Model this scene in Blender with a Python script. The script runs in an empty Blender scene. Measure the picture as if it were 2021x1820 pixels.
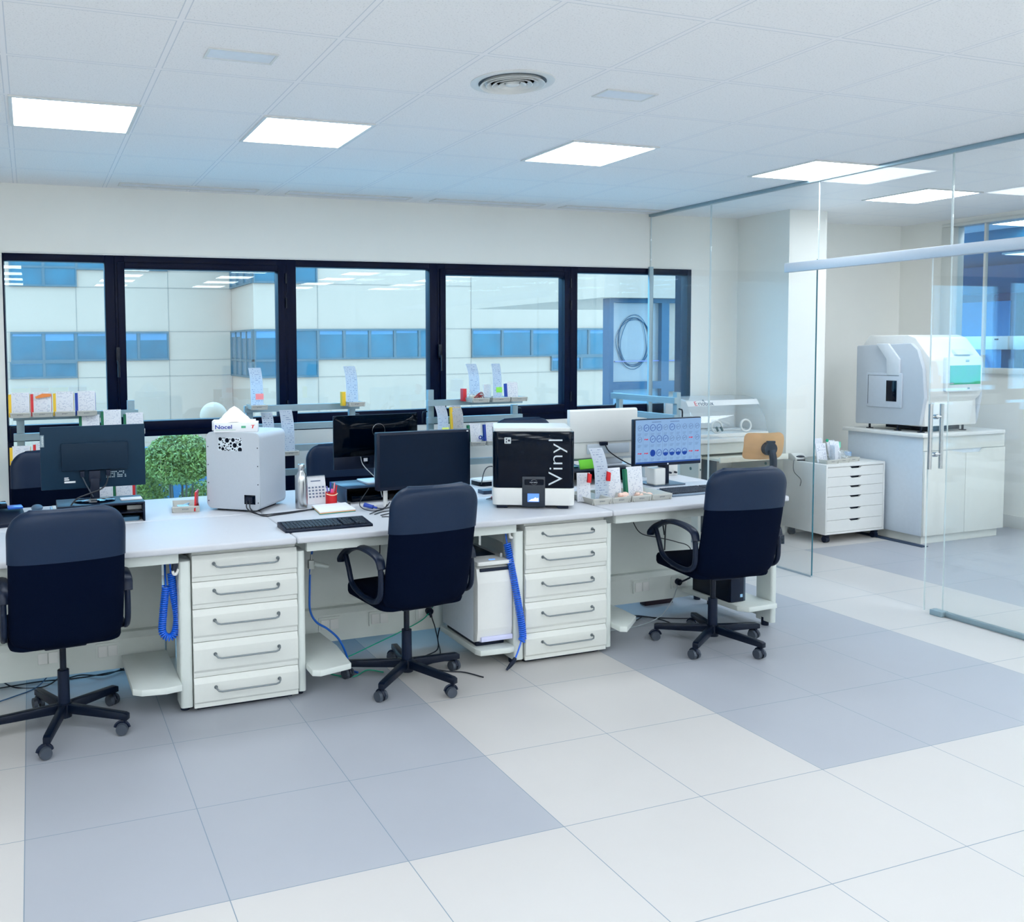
import bpy, bmesh, math, random
from mathutils import Vector, Matrix, Quaternion
random.seed(7)
sc = bpy.context.scene
C = sc.collection
PI = math.pi

# ---------------------------------------------------------------- camera, world, exposure
F_PX, YAW, PITCH, ROLL, CX, CY, CAM_Z = 1793.78, 0.3518, -0.05676, -0.00935, 720.3, 783.7, 1.71538
def cam_axes():
    cy, sy, cp, sp, cr, sr = math.cos(YAW), math.sin(YAW), math.cos(PITCH), math.sin(PITCH), math.cos(ROLL), math.sin(ROLL)
    fw = Vector((sy*cp, cy*cp, sp)); rt = Vector((cy, -sy, 0)); up = rt.cross(fw)
    return cr*rt + sr*up, -sr*rt + cr*up, fw
rt, up, fw = cam_axes()
cam = bpy.data.cameras.new('camera')
cam.sensor_fit = 'HORIZONTAL'; cam.sensor_width = 36
cam.lens = F_PX/2021*36
cam.shift_x = (1010.5-CX)/2021
cam.shift_y = (CY-910)/2021
cam.clip_start = .05; cam.clip_end = 300
camo = bpy.data.objects.new('camera', cam); C.objects.link(camo)
camo.matrix_world = Matrix(((rt.x, up.x, -fw.x, 0), (rt.y, up.y, -fw.y, 0), (rt.z, up.z, -fw.z, CAM_Z), (0, 0, 0, 1)))
sc.camera = camo

SKY = (.27, .66, 1.0); SKY_STRENGTH = 6.0
LAMP = (.86, .94, 1.0); LAMP_STRENGTH = 14.2
EXPOSURE = 0.06
w = bpy.data.worlds.new('overcast_sky'); sc.world = w; w.use_nodes = True
bg = w.node_tree.nodes['Background']; bg.inputs[0].default_value = (*SKY, 1); bg.inputs[1].default_value = SKY_STRENGTH
sc.view_settings.view_transform = 'Standard'; sc.view_settings.look = 'None'
sc.view_settings.exposure = EXPOSURE; sc.view_settings.gamma = 1; sc.view_settings.use_curve_mapping = False
cy_ = sc.cycles
cy_.max_bounces = 8; cy_.diffuse_bounces = 5; cy_.glossy_bounces = 3; cy_.transmission_bounces = 4; cy_.transparent_max_bounces = 16
cy_.caustics_reflective = False; cy_.caustics_refractive = False
cy_.sample_clamp_indirect = 10.0
cy_.use_denoising = True; cy_.adaptive_threshold = .06; cy_.adaptive_min_samples = 16

# ---------------------------------------------------------------- materials
def lin(c): 
    return tuple((x/255/12.92 if x/255 <= .04045 else ((x/255+.055)/1.055)**2.4) for x in c)
MATS = {}
def new_mat(name):
    m = bpy.data.materials.new(name); m.use_nodes = True
    return m, m.node_tree, m.node_tree.nodes['Principled BSDF']
def mat(name, rgb, rough=.5, metal=0., var=.04, scale=30., bump=0., spec=.5, coat=0.):
    """principled surface with a procedural noise variation of colour (and optional bump)"""
    if name in MATS: return MATS[name]
    m, nt, p = new_mat(name); c = lin(rgb)
    tc = nt.nodes.new('ShaderNodeTexCoord'); n = nt.nodes.new('ShaderNodeTexNoise')
    n.inputs['Scale'].default_value = scale; n.inputs['Detail'].default_value = 2
    nt.links.new(tc.outputs['Object'], n.inputs['Vector'])
    mx = nt.nodes.new('ShaderNodeMix'); mx.data_type = 'RGBA'
    mx.inputs['A'].default_value = (*[x*(1-var) for x in c], 1); mx.inputs['B'].default_value = (*[min(1, x*(1+var)) for x in c], 1)
    nt.links.new(n.outputs['Fac'], mx.inputs['Factor']); nt.links.new(mx.outputs['Result'], p.inputs['Base Color'])
    p.inputs['Roughness'].default_value = rough; p.inputs['Metallic'].default_value = metal
    p.inputs['Specular IOR Level'].default_value = spec; p.inputs['Coat Weight'].default_value = coat
    if bump:
        b = nt.nodes.new('ShaderNodeBump'); b.inputs['Strength'].default_value = bump; b.inputs['Distance'].default_value = .002
        nt.links.new(n.outputs['Fac'], b.inputs['Height']); nt.links.new(b.outputs['Normal'], p.inputs['Normal'])
    MATS[name] = m; return m
def emit(name, rgb, strength, rgb2=None, scale=6.):
    if name in MATS: return MATS[name]
    m, nt, p = new_mat(name); c = lin(rgb)
    p.inputs['Base Color'].default_value = (*[x*.25 for x in c], 1); p.inputs['Specular IOR Level'].default_value = .2; p.inputs['Emission Strength'].default_value = strength
    if rgb2:
        tc = nt.nodes.new('ShaderNodeTexCoord'); n = nt.nodes.new('ShaderNodeTexNoise'); n.inputs['Scale'].default_value = scale
        nt.links.new(tc.outputs['Object'], n.inputs['Vector'])
        r = nt.nodes.new('ShaderNodeValToRGB'); r.color_ramp.elements[0].position = .35; r.color_ramp.elements[1].position = .65
        r.color_ramp.elements[0].color = (*c, 1); r.color_ramp.elements[1].color = (*lin(rgb2), 1)
        nt.links.new(n.outputs['Fac'], r.inputs[0]); nt.links.new(r.outputs[0], p.inputs['Emission Color'])
    else:
        p.inputs['Emission Color'].default_value = (*c, 1)
    MATS[name] = m; return m
def node(nt, op, a, b=None, c=None):
    n = nt.nodes.new('ShaderNodeMath'); n.operation = op
    for i, v in enumerate((a, b, c)):
        if v is None: continue
        if isinstance(v, (int, float)): n.inputs[i].default_value = v
        else: nt.links.new(v, n.inputs[i])
    return n.outputs[0]
def glass_mat(name, tint=(1, 1, 1), r0=.04, rough=0., haze=0.):
    m, nt, p = new_mat(name); nt.nodes.remove(p)
    out = nt.nodes['Material Output']
    tr = nt.nodes.new('ShaderNodeBsdfTransparent'); tr.inputs[0].default_value = (*tint, 1)
    gl = nt.nodes.new('ShaderNodeBsdfGlossy'); gl.inputs['Roughness'].default_value = rough
    lw = nt.nodes.new('ShaderNodeLayerWeight'); lw.inputs['Blend'].default_value = .5
    f = node(nt, 'ADD', node(nt, 'MULTIPLY', node(nt, 'POWER', lw.outputs['Facing'], 5.), 1-r0), r0)
    mx = nt.nodes.new('ShaderNodeMixShader'); nt.links.new(f, mx.inputs[0]); nt.links.new(tr.outputs[0], mx.inputs[1]); nt.links.new(gl.outputs[0], mx.inputs[2])
    last = mx.outputs[0]
    if haze:
        df = nt.nodes.new('ShaderNodeBsdfDiffuse'); df.inputs[0].default_value = (.85, .9, .92, 1)
        m2 = nt.nodes.new('ShaderNodeMixShader'); m2.inputs[0].default_value = haze
        nt.links.new(last, m2.inputs[1]); nt.links.new(df.outputs[0], m2.inputs[2]); last = m2.outputs[0]
    nt.links.new(last, out.inputs['Surface'])
    MATS[name] = m; return m
def paper_mat(name, base=(222, 225, 232), ink=(150, 160, 188), lines=22.):
    """white sheet with rows of small broken printed lines"""
    m, nt, p = new_mat(name)
    tc = nt.nodes.new('ShaderNodeTexCoord'); sp = nt.nodes.new('ShaderNodeSeparateXYZ'); nt.links.new(tc.outputs['Generated'], sp.inputs[0])
    row = node(nt, 'MULTIPLY', sp.outputs['Z'], lines); fr = node(nt, 'FRACT', row); fl = node(nt, 'FLOOR', row)
    on = node(nt, 'LESS_THAN', fr, .30)
    cv = nt.nodes.new('ShaderNodeCombineXYZ'); nt.links.new(node(nt, 'MULTIPLY', sp.outputs['X'], 9.), cv.inputs[0]); nt.links.new(node(nt, 'MULTIPLY', fl, 3.7), cv.inputs[1])
    oi = nt.nodes.new('ShaderNodeObjectInfo'); nt.links.new(node(nt, 'MULTIPLY', oi.outputs['Random'], 50.), cv.inputs[2])
    n = nt.nodes.new('ShaderNodeTexNoise'); n.inputs['Scale'].default_value = 1.; nt.links.new(cv.outputs[0], n.inputs['Vector'])
    fac = node(nt, 'MULTIPLY', node(nt, 'MULTIPLY', on, node(nt, 'GREATER_THAN', n.outputs['Fac'], .56)), node(nt, 'MULTIPLY', node(nt, 'GREATER_THAN', sp.outputs['X'], .1), node(nt, 'LESS_THAN', sp.outputs['X'], .92)))
    mx = nt.nodes.new('ShaderNodeMix'); mx.data_type = 'RGBA'; mx.inputs['A'].default_value = (*lin(base), 1); mx.inputs['B'].default_value = (*lin(ink), 1)
    nt.links.new(fac, mx.inputs['Factor']); nt.links.new(mx.outputs['Result'], p.inputs['Base Color']); p.inputs['Roughness'].default_value = .7
    MATS[name] = m; return m

GX, GY = -0.067, 2.708     # tile grid origin (floor and ceiling share it)
def grid_dist(nt, v, origin):
    """distance in metres to the nearest 0.6 m grid line"""
    t = node(nt, 'DIVIDE', node(nt, 'SUBTRACT', v, origin), .6)
    f = node(nt, 'FRACT', node(nt, 'ADD', t, 100.)); return node(nt, 'MULTIPLY', node(nt, 'MINIMUM', f, node(nt, 'SUBTRACT', 1., f)), .6), t
def floor_mat():
    m, nt, p = new_mat('floor_tiles'); g = nt.nodes.new('ShaderNodeNewGeometry'); s = nt.nodes.new('ShaderNodeSeparateXYZ'); nt.links.new(g.outputs['Position'], s.inputs[0])
    dx, tx = grid_dist(nt, s.outputs['X'], GX); dy, ty = grid_dist(nt, s.outputs['Y'], GY)
    line = node(nt, 'LESS_THAN', node(nt, 'MINIMUM', dx, dy), .0016)
    def between(v, a, b): return node(nt, 'MULTIPLY', node(nt, 'GREATER_THAN', v, a), node(nt, 'LESS_THAN', v, b))
    xs = node(nt, 'ADD', node(nt, 'ADD', between(tx, 0., 3.), between(tx, 5., 8.)), between(tx, 10., 14.))
    grey = node(nt, 'MULTIPLY', xs, between(ty, 0., 5.))
    n = nt.nodes.new('ShaderNodeTexNoise'); n.inputs['Scale'].default_value = 2.; n.inputs['Detail'].default_value = 5
    nt.links.new(g.outputs['Position'], n.inputs['Vector'])
    def mixc(f, a, b):
        x = nt.nodes.new('ShaderNodeMix'); x.data_type = 'RGBA'
        for k, v in (('Factor', f), ('A', a), ('B', b)):
            if isinstance(v, tuple): x.inputs[k].default_value = (*v, 1)
            else: nt.links.new(v, x.inputs[k])
        return x.outputs['Result']
    white = mixc(n.outputs['Fac'], lin((190, 187, 185)), lin((196, 193, 191))); gr = mixc(n.outputs['Fac'], lin((160, 163, 171)), lin((167, 170, 178)))
    c = mixc(line, mixc(grey, white, gr), lin((120, 136, 150))); nt.links.new(c, p.inputs['Base Color'])
    p.inputs['Roughness'].default_value = .42; p.inputs['Specular IOR Level'].default_value = .35
    return m
def ceiling_mat():
    m, nt, p = new_mat('ceiling_tiles'); g = nt.nodes.new('ShaderNodeNewGeometry'); s = nt.nodes.new('ShaderNodeSeparateXYZ'); nt.links.new(g.outputs['Position'], s.inputs[0])
    dx, _ = grid_dist(nt, s.outputs['X'], GX); dy, _ = grid_dist(nt, s.outputs['Y'], GY); d = node(nt, 'MINIMUM', dx, dy)
    bar = node(nt, 'LESS_THAN', d, .012); edge = node(nt, 'MULTIPLY', node(nt, 'GREATER_THAN', d, .0105), node(nt, 'LESS_THAN', d, .0145))
    n = nt.nodes.new('ShaderNodeTexNoise'); n.inputs['Scale'].default_value = 140.; nt.links.new(g.outputs['Position'], n.inputs['Vector'])
    r = nt.nodes.new('ShaderNodeValToRGB'); r.color_ramp.elements[0].position = .30; r.color_ramp.elements[1].position = .42
    r.color_ramp.elements[0].color = (*lin((222, 223, 225)), 1); r.color_ramp.elements[1].color = (*lin((243, 243, 244)), 1); nt.links.new(n.outputs['Fac'], r.inputs[0])
    a = nt.nodes.new('ShaderNodeMix'); a.data_type = 'RGBA'; nt.links.new(bar, a.inputs['Factor']); nt.links.new(r.outputs[0], a.inputs['A']); a.inputs['B'].default_value = (*lin((243, 243, 245)), 1)
    b = nt.nodes.new('ShaderNodeMix'); b.data_type = 'RGBA'; nt.links.new(edge, b.inputs['Factor']); nt.links.new(a.outputs['Result'], b.inputs['A']); b.inputs['B'].default_value = (*lin((212, 217, 224)), 1)
    nt.links.new(b.outputs['Result'], p.inputs['Base Color']); p.inputs['Roughness'].default_value = .9
    return m

WALL = mat('wall_paint', (238, 238, 233), .85, var=.015, scale=4)
WHITE = mat('white_laminate', (220, 221, 219), .35, var=.02)
WHITE2 = mat('white_lacquer', (214, 216, 211), .4, var=.02)
TOP = mat('worktop_laminate', (196, 198, 204), .52, var=.02, scale=60)
CREAM = mat('bench_steel', (208, 214, 210), .45, var=.02)
BLACKF = mat('black_fabric', (0, 9, 31), .92, var=.3, scale=400, bump=.3, spec=.08)
BLACKL = mat('black_leather', (4, 31, 60), .44, var=.12, scale=250, bump=.15, spec=.32)
BLACKP = mat('black_plastic', (4, 20, 44), .42, var=.1, spec=.3)
BLACKM = mat('black_steel', (3, 16, 36), .35, var=.1, spec=.3)
GREYP = mat('caster_grey', (60, 68, 80), .5, var=.1)
BLACKG = mat('black_gloss', (0, 10, 28), .06, var=.05, spec=.16)
SCREEN = mat('dark_screen', (8, 27, 48), .4, var=.1, spec=.12)
FRAME = mat('window_frame_black', (0, 10, 40), .38, var=.1, spec=.12)
ALU = mat('aluminium', (150, 172, 182), .45, .45, var=.05)
SILVER = mat('silver_coat', (196, 203, 212), .42, .35, var=.03, scale=120)
STEEL = mat('brushed_steel', (190, 194, 198), .22, 1., var=.06, scale=200)
CHROME = mat('chrome', (205, 210, 215), .12, 1., var=.02)
RED = mat('red_plastic', (214, 26, 34), .45); YELLOW = mat('yellow_card', (240, 196, 48), .6); GREEN = mat('green_card', (8, 108, 74), .6)
BLUE = mat('blue_card', (22, 62, 160), .6); LIME = mat('lime_card', (110, 205, 50), .6); PINK = mat('pink_note', (250, 150, 156), .7)
NEONN = mat('yellow_note', (226, 240, 120), .7); NEONG = mat('green_note', (150, 235, 90), .7); HOSE = mat('blue_hose', (20, 100, 220), .3, var=.08)
AIRL = mat('blue_air_line', (20, 95, 190), .35); GRNC = mat('green_cable', (20, 165, 130), .4); CABLE = mat('black_cable', (10, 18, 32), .5)
GREYC = mat('grey_cable', (160, 170, 176), .5); TRAY = mat('tray_plastic', (196, 196, 190), .5, var=.03); PLASTER = mat('pink_plaster', (240, 205, 190), .7, var=.08)
WOOD = mat('beech_ply', (240, 196, 144), .45, var=.12, scale=14); PAPER = paper_mat('printed_paper'); PLAIN = mat('white_paper', (232, 234, 238), .7)
INKP = paper_mat('printed_paper_dark', (222, 225, 232), (110, 122, 160), 14.)
GREYM = mat('machine_grey', (186, 194, 203), .5, var=.02); TISSUE = mat('tissue', (238, 240, 240), .9)
PANE = glass_mat('window_glass', (.90, .97, 1.), .045); PART = glass_mat('partition_glass', (.985, .995, .995), .03, haze=.016); GEDGE = mat('glass_edge', (30, 96, 112), .2); GPALE = mat('glass_joint', (214, 226, 228), .3)
CLEAR = glass_mat('clear_hood', (.97, .98, .99), .05, haze=.10); BAGM = glass_mat('clear_bag', (.95, .97, .98), .08, rough=.15, haze=.25)

# ---------------------------------------------------------------- mesh building
class MB:
    def __init__(s): s.bm = bmesh.new()
    def _add(s, t, M=None):
        if M is not None: bmesh.ops.transform(t, matrix=M, verts=t.verts)
        me = bpy.data.meshes.new('tmp'); t.to_mesh(me); t.free(); s.bm.from_mesh(me); bpy.data.meshes.remove(me); return s
    def box(s, x0, x1, y0, y1, z0, z1, bev=0., seg=2, M=None):
        t = bmesh.new(); bmesh.ops.create_cube(t, size=1)
        for v in t.verts: v.co = Vector(((x0+x1)/2+v.co.x*(x1-x0), (y0+y1)/2+v.co.y*(y1-y0), (z0+z1)/2+v.co.z*(z1-z0)))
        if bev: bmesh.ops.bevel(t, geom=t.edges[:], offset=bev, segments=seg, affect='EDGES', profile=.5)
        return s._add(t, M)
    def vbox(s, x0, x1, y0, y1, z0, z1, r, seg=5, axis='z', bev=0., M=None):
        """box with the four edges along one axis rounded by r"""
        t = bmesh.new(); bmesh.ops.create_cube(t, size=1)
        for v in t.verts: v.co = Vector(((x0+x1)/2+v.co.x*(x1-x0), (y0+y1)/2+v.co.y*(y1-y0), (z0+z1)/2+v.co.z*(z1-z0)))
        k = 'xyz'.index(axis)
        ed = [e for e in t.edges if abs((e.verts[0].co-e.verts[1].co)[k]) > 1e-6 and all(abs((e.verts[0].co-e.verts[1].co)[j]) < 1e-6 for j in range(3) if j != k)]
        bmesh.ops.bevel(t, geom=ed, offset=r, segments=seg, affect='EDGES', profile=.5)
        if bev:
            ed = [e for e in t.edges if len(e.link_faces) == 2 and e.calc_face_angle(0) > 1.2]
            bmesh.ops.bevel(t, geom=ed, offset=bev, segments=2, affect='EDGES', profile=.5)
        return s._add(t, M)
    def cyl(s, p0, p1, r0, r1=None, n=20, cap=True):
        p0, p1 = Vector(p0), Vector(p1); d = p1-p0
        t = bmesh.new(); bmesh.ops.create_cone(t, cap_ends=cap, segments=n, radius1=r0, radius2=r0 if r1 is None else r1, depth=d.length)
        return s._add(t, Matrix.Translation((p0+p1)/2) @ d.to_track_quat('Z', 'Y').to_matrix().to_4x4())
    def sphere(s, c, r, n=16, sc_=(1, 1, 1)):
        t = bmesh.new(); bmesh.ops.create_uvsphere(t, u_segments=n*2, v_segments=n, radius=r)
        return s._add(t, Matrix.Translation(c) @ Matrix.Diagonal((*sc_, 1)))
    def lathe(s, prof, n=28, M=None):
        t = bmesh.new(); rings = []
        for r, z in prof:
            rings.append([t.verts.new((max(r, 1e-4)*math.cos(2*PI*k/n), max(r, 1e-4)*math.sin(2*PI*k/n), z)) for k in range(n)])
        for a, b in zip(rings, rings[1:]):
            for k in range(n): t.faces.new((a[k], a[(k+1) % n], b[(k+1) % n], b[k]))
        t.faces.new(rings[0][::-1]); t.faces.new(rings[-1])
        return s._add(t, M)
    def tube(s, pts, r, n=8, sx=1., closed=False):
        """round (or flattened, sx) tube through the points"""
        pts = [Vector(p) for p in pts]; t = bmesh.new(); rings = []; N = len(pts); prev = None
        for i, p in enumerate(pts):
            a = pts[i-1] if (i > 0 or closed) else p; b = pts[(i+1) % N] if (i < N-1 or closed) else p
            d = (b-a).normalized()
            if prev is None:
                u = d.orthogonal().normalized()
                if abs(d.x) < .9: u = (Vector((1, 0, 0)) - d*d.x).normalized()
            else:
                u = (prev - d*prev.dot(d)); u = u.normalized() if u.length > 1e-6 else d.orthogonal().normalized()
            prev = u; v = d.cross(u)
            rr = r[i] if isinstance(r, (list, tuple)) else r
            rings.append([t.verts.new(p + u*(rr*sx*math.cos(2*PI*k/n)) + v*(rr*math.sin(2*PI*k/n))) for k in range(n)])
        for i in range(N if closed else N-1):
            a, b = rings[i], rings[(i+1) % N]
            for k in range(n): t.faces.new((a[k], a[(k+1) % n], b[(k+1) % n], b[k]))
        if not closed: t.faces.new(rings[0][::-1]); t.faces.new(rings[-1])
        return s._add(t)
    def prism(s, poly, axis, a0, a1, bev=0., M=None):
        """extrude a 2-D polygon along an axis ('x': poly=(y,z), 'y': poly=(x,z), 'z': poly=(x,y))"""
        def P(u, v, a): return {'x': (a, u, v), 'y': (u, a, v), 'z': (u, v, a)}[axis]
        t = bmesh.new(); A = [t.verts.new(P(u, v, a0)) for u, v in poly]; B = [t.verts.new(P(u, v, a1)) for u, v in poly]; n = len(poly)
        t.faces.new(A[::-1]); t.faces.new(B)
        for k in range(n): t.faces.new((A[k], A[(k+1) % n], B[(k+1) % n], B[k]))
        bmesh.ops.recalc_face_normals(t, faces=t.faces)
        if bev: bmesh.ops.bevel(t, geom=t.edges[:], offset=bev, segments=2, affect='EDGES', profile=.5)
        return s._add(t, M)
    def build(s, name, m, parent=None, loc=None, rot=None):
        bm = s.bm; bmesh.ops.recalc_face_normals(bm, faces=bm.faces)
        me = bpy.data.meshes.new(name); bm.to_mesh(me); bm.free()
        for p in me.polygons: p.use_smooth = True
        me.set_sharp_from_angle(angle=math.radians(32)); me.materials.append(m)
        o = bpy.data.objects.new(name, me); C.objects.link(o)
        if parent: o.parent = parent
        if loc: o.location = loc
        if rot: o.rotation_euler = rot
        return o
def thing(name, label, cat, loc=(0, 0, 0), rz=0., group=None, kind=None):
    o = bpy.data.objects.new(name, None); C.objects.link(o); o.empty_display_size = .1
    o.location = loc; o.rotation_euler = (0, 0, rz); return tag(o, label, cat, group, kind)
def tag(o, label, cat, group=None, kind=None):
    o['label'] = label; o['category'] = cat
    if group: o['group'] = group
    if kind: o['kind'] = kind
    return o
def struct(name, m, fn, parent=None):
    b = MB(); fn(b); o = b.build(name, m, parent); o['kind'] = 'structure'; return o
def sroot(name):
    o = bpy.data.objects.new(name, None); C.objects.link(o); o['kind'] = 'structure'; return o
def dup(o, loc=None, rz=None, label=None, group=None, parent=None):
    c = o.copy(); C.objects.link(c)
    if parent: c.parent = parent
    if loc: c.location = loc
    if rz is not None: c.rotation_euler = (0, 0, rz)
    if label: c['label'] = label
    if group: c['group'] = group
    for ch in o.children: dup(ch, parent=c)
    return c
def text(name, s, size, m, parent, loc, rot, ext=.0006, align='LEFT', shear=0., sx=1., thin=0.):
    cu = bpy.data.curves.new(name, 'FONT'); cu.body = s; cu.size = size; cu.extrude = ext; cu.align_x = align; cu.shear = shear; cu.offset = thin
    o = bpy.data.objects.new(name, cu); C.objects.link(o)
    dg = bpy.context.evaluated_depsgraph_get(); me = bpy.data.meshes.new_from_object(o.evaluated_get(dg)); bpy.data.objects.remove(o)
    me.materials.clear(); me.materials.append(m); o = bpy.data.objects.new(name, me); C.objects.link(o)
    o.parent = parent; o.location = loc; o.rotation_euler = rot; o.scale = (sx, 1, 1); return o
def spline(pts, n=8):
    """Catmull-Rom through the points"""
    P = [Vector(p) for p in pts]; P = [P[0]*2-P[1]] + P + [P[-1]*2-P[-2]]; out = []
    for i in range(1, len(P)-2):
        for k in range(n):
            t = k/n; a, b, c, d = P[i-1:i+3]
            out.append(.5*((2*b)+(c-a)*t+(2*a-5*b+4*c-d)*t*t+(3*b-a-3*c+d)*t**3))
    return out + [P[-2]]

# ---------------------------------------------------------------- room shell
H = 2.872; WY = 6.88; X0, X1, Y0 = -3.4, 8.36, -4.5
struct('floor', floor_mat(), lambda b: b.box(X0-.2, 12.2, Y0-.2, WY+.2, -.1, 0))
struct('ceiling', ceiling_mat(), lambda b: b.box(X0-.2, X1+.2, Y0-.2, WY+.2, H, H+.1))
WX0, WX1, WB, WT, LX1, LB = -.17, 5.745, 1.055, 2.385, 1.93, .22
def back(b):
    b.box(X0-.2, WX0, WY, WY+.2, 0, H); b.box(WX1, X1+.2, WY, WY+.2, 0, H); b.box(WX0, WX1, WY, WY+.2, WT, H)
    b.box(LX1, WX1, WY, WY+.2, 0, WB); b.box(WX0, LX1, WY, WY+.2, 0, LB)
struct('wall_back', WALL, back)
struct('wall_left', WALL, lambda b: b.box(X0-.2, X0, Y0, WY, 0, H))
struct('wall_rear', WALL, lambda b: b.box(X0-.2, X1+.2, Y0-.2, Y0, 0, H))
def right(b):
    b.box(X1, X1+.12, 6.42, WY, 0, H); b.box(X1, X1+.12, Y0, 6.42, 0, 1.40); b.box(X1, X1+.12, Y0, 6.42, 2.83, H); b.box(X1, X1+.12, Y0, 2.2, 1.40, 2.83)
struct('wall_right', WALL, right)
struct('wall_column', WALL, lambda b: b.box(6.28, 6.71, 6.26, WY, 0, H))
struct('baseboard_right', WHITE, lambda b: b.box(X1-.014, X1, Y0, WY, 0, .115, .003))
struct('baseboard_back', WHITE, lambda b: b.box(6.71, X1, WY-.014, WY, 0, .115, .003))
# window in the right wall: white frame, sill and mullions, glass
rw = sroot('window_6')
def rframe(b):
    b.box(X1-.02, X1+.13, 6.30, 6.42, 1.451, 2.799, .004); b.box(X1-.04, X1+.13, 2.2, 6.42, 1.40, 1.45, .004); b.box(X1-.02, X1+.13, 2.2, 6.42, 2.80, 2.83, .004)
    b.box(X1+.03, X1+.07, 6.02, 6.035, 1.451, 2.799); b.box(X1+.02, X1+.08, 4.6, 4.66, 1.451, 2.799); b.box(X1-.02, X1+.13, 2.2, 2.26, 1.451, 2.799)
struct('window_frame', WHITE2, rframe, rw); struct('window_pane', PANE, lambda b: b.box(X1+.045, X1+.053, 2.26, 6.30, 1.45, 2.80), rw)
# black ribbon window in the back wall: five lights, each with its frame and pane
cols = [(-.16, .52, False), (.66, 1.81, True), (1.96, 3.10, False), (3.24, 4.38, True), (4.52, 5.70, False)]
FY0, FY1 = WY-.005, WY+.085
for i, (a, b_, sash) in enumerate(cols):
    wn = sroot('window_%d' % (i+1))
    la = WX0 if i == 0 else (cols[i-1][1]+a)/2; lb = WX1 if i == 4 else (b_+cols[i+1][0])/2
    gt, gb = (2.29, 1.185) if sash else (2.332, 1.185)
    if i in (0, 1): gb = 1.17
    if i == 4: gb = 1.16
    def fr(b):
        b.box(la, a, FY0, FY1, WB, WT, .004); b.box(b_, lb, FY0, FY1, WB, WT, .004)
        b.box(a, b_, FY0, FY1, gt, WT, .004); b.box(a, b_, FY0, FY1, WB, gb, .004)
        if sash:
            for x0, x1 in ((a-.052, a), (b_, b_+.052)): b.box(x0, x1, FY0-.016, FY0+.01, gb-.07, gt+.05, .004)
            b.box(a+.0005, b_-.0005, FY0-.016, FY0+.01, gt, gt+.05, .004); b.box(a+.0005, b_-.0005, FY0-.016, FY0+.01, gb-.07, gb, .004)
    struct('window_frame', FRAME, fr, wn)
    if i in (0, 4): struct('reveal_lining', FRAME, lambda b: b.box(lb-.012 if i else la, lb if i else la+.012, FY1, WY+.205, WB, WT), wn)
    struct('window_pane', PANE, lambda b: b.box(a-.01, b_+.01, WY+.035, WY+.045, gb-.01, gt+.01), wn)
    if sash:
        def hd(b):
            b.box(a-.075, a-.045, FY0-.032, FY0-.012, 1.60, 1.72, .006); b.cyl((a-.06, FY0-.035, 1.62), (a-.06, FY0-.06, 1.62), .011); b.tube([(a-.06, FY0-.06, 1.62), (a-.06, FY0-.062, 1.50)], .009)
        struct('window_handle', BLACKM, hd, wn)
        def hg(b):
            for z in (1.25, 2.05, 2.24): b.cyl((b_+.066, FY0-.012, z-.04), (b_+.066, FY0-.012, z+.04), .009)
        struct('window_hinge', BLACKM, hg, wn)
wn = sroot('window_7')       # the low lights under the ribbon
def low(b):
    for x0, x1 in ((WX0, -.13), (.55, .63), (1.83, LX1)): b.box(x0, x1, FY0, FY1, LB, WB, .004)
    b.box(WX0, LX1, FY0, FY1, LB, LB+.06, .004)
struct('window_frame', FRAME, low, wn); struct('window_pane', PANE, lambda b: b.box(-.14, 1.84, WY+.035, WY+.045, LB+.05, WB+.01), wn)
struct('trim_1', WHITE, lambda b: b.box(WX0, WX1, WY-.012, WY, WT, WT+.012, .003))

# glass partition with its sliding door
PX = 5.29
gp = sroot('wall_glass')
panels = [(6.105, 6.875, .012, 2.85), (5.012, 6.098, .012, 2.85), (4.008, 5.006, 2.29, 2.85), (-1.0, 4.002, .03, 2.85)]
for a, b_, z0, z1 in panels:
    struct('glass_panel', PART, lambda b: b.box(PX-.005, PX+.005, a+.002, b_-.002, z0, z1), gp)
    struct('glass_edge', GEDGE if abs(a-5.012) < .01 else GPALE, lambda b: b.box(PX-.0055, PX+.0055, a, a+(.0024 if abs(a-5.012) < .01 else .0012), z0, 2.3 if abs(a-5.012) < .01 else z1), gp)
    struct('glass_edge', GPALE, lambda b: b.box(PX-.0055, PX+.0055, b_-.0014, b_, z0, z1), gp)
struct('ceiling_channel', ALU, lambda b: b.box(PX-.022, PX+.022, Y0, WY, 2.848, H, .002), gp)
struct('wall_channel', ALU, lambda b: b.box(PX-.03, PX+.012, WY-.03, WY-.006, 0, 2.4, .002), gp)
def flr(b): b.box(PX-.016, PX+.016, Y0, 4.0, 0, .03, .002)
struct('floor_channel', ALU, flr, gp)
struct('floor_seal', GREYC, lambda b: b.box(PX-.008, PX+.008, 5.012, WY, 0, .012), gp)
struct('door_track', SILVER, lambda b: b.box(PX-.05, PX-.006, 1.2, 5.27, 2.222, 2.29, .004), gp)
dr = sroot('door_1')
struct('door_glass', PART, lambda b: b.box(PX-.036, PX-.026, 3.06, 4.10, .012, 2.222), dr)
struct('door_edge', GPALE, lambda b: b.box(PX-.0365, PX-.0255, 4.10, 4.1022, .012, 2.222), dr)
struct('floor_guide', ALU, lambda b: b.box(PX-.05, PX+.01, 3.97, 4.05, 0, .034, .003), dr)
def hnd(b):
    for x in (PX-.075, PX+.02): b.cyl((x, 4.055, .915), (x, 4.055, 1.32), .0125, n=16)
    for z in (1.005, 1.24): b.cyl((PX-.075, 4.055, z), (PX+.02, 4.055, z), .008, n=12); b.cyl((PX-.042, 4.055, z), (PX-.020, 4.055, z), .015, n=16)
struct('door_handle', STEEL, hnd, dr)

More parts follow.
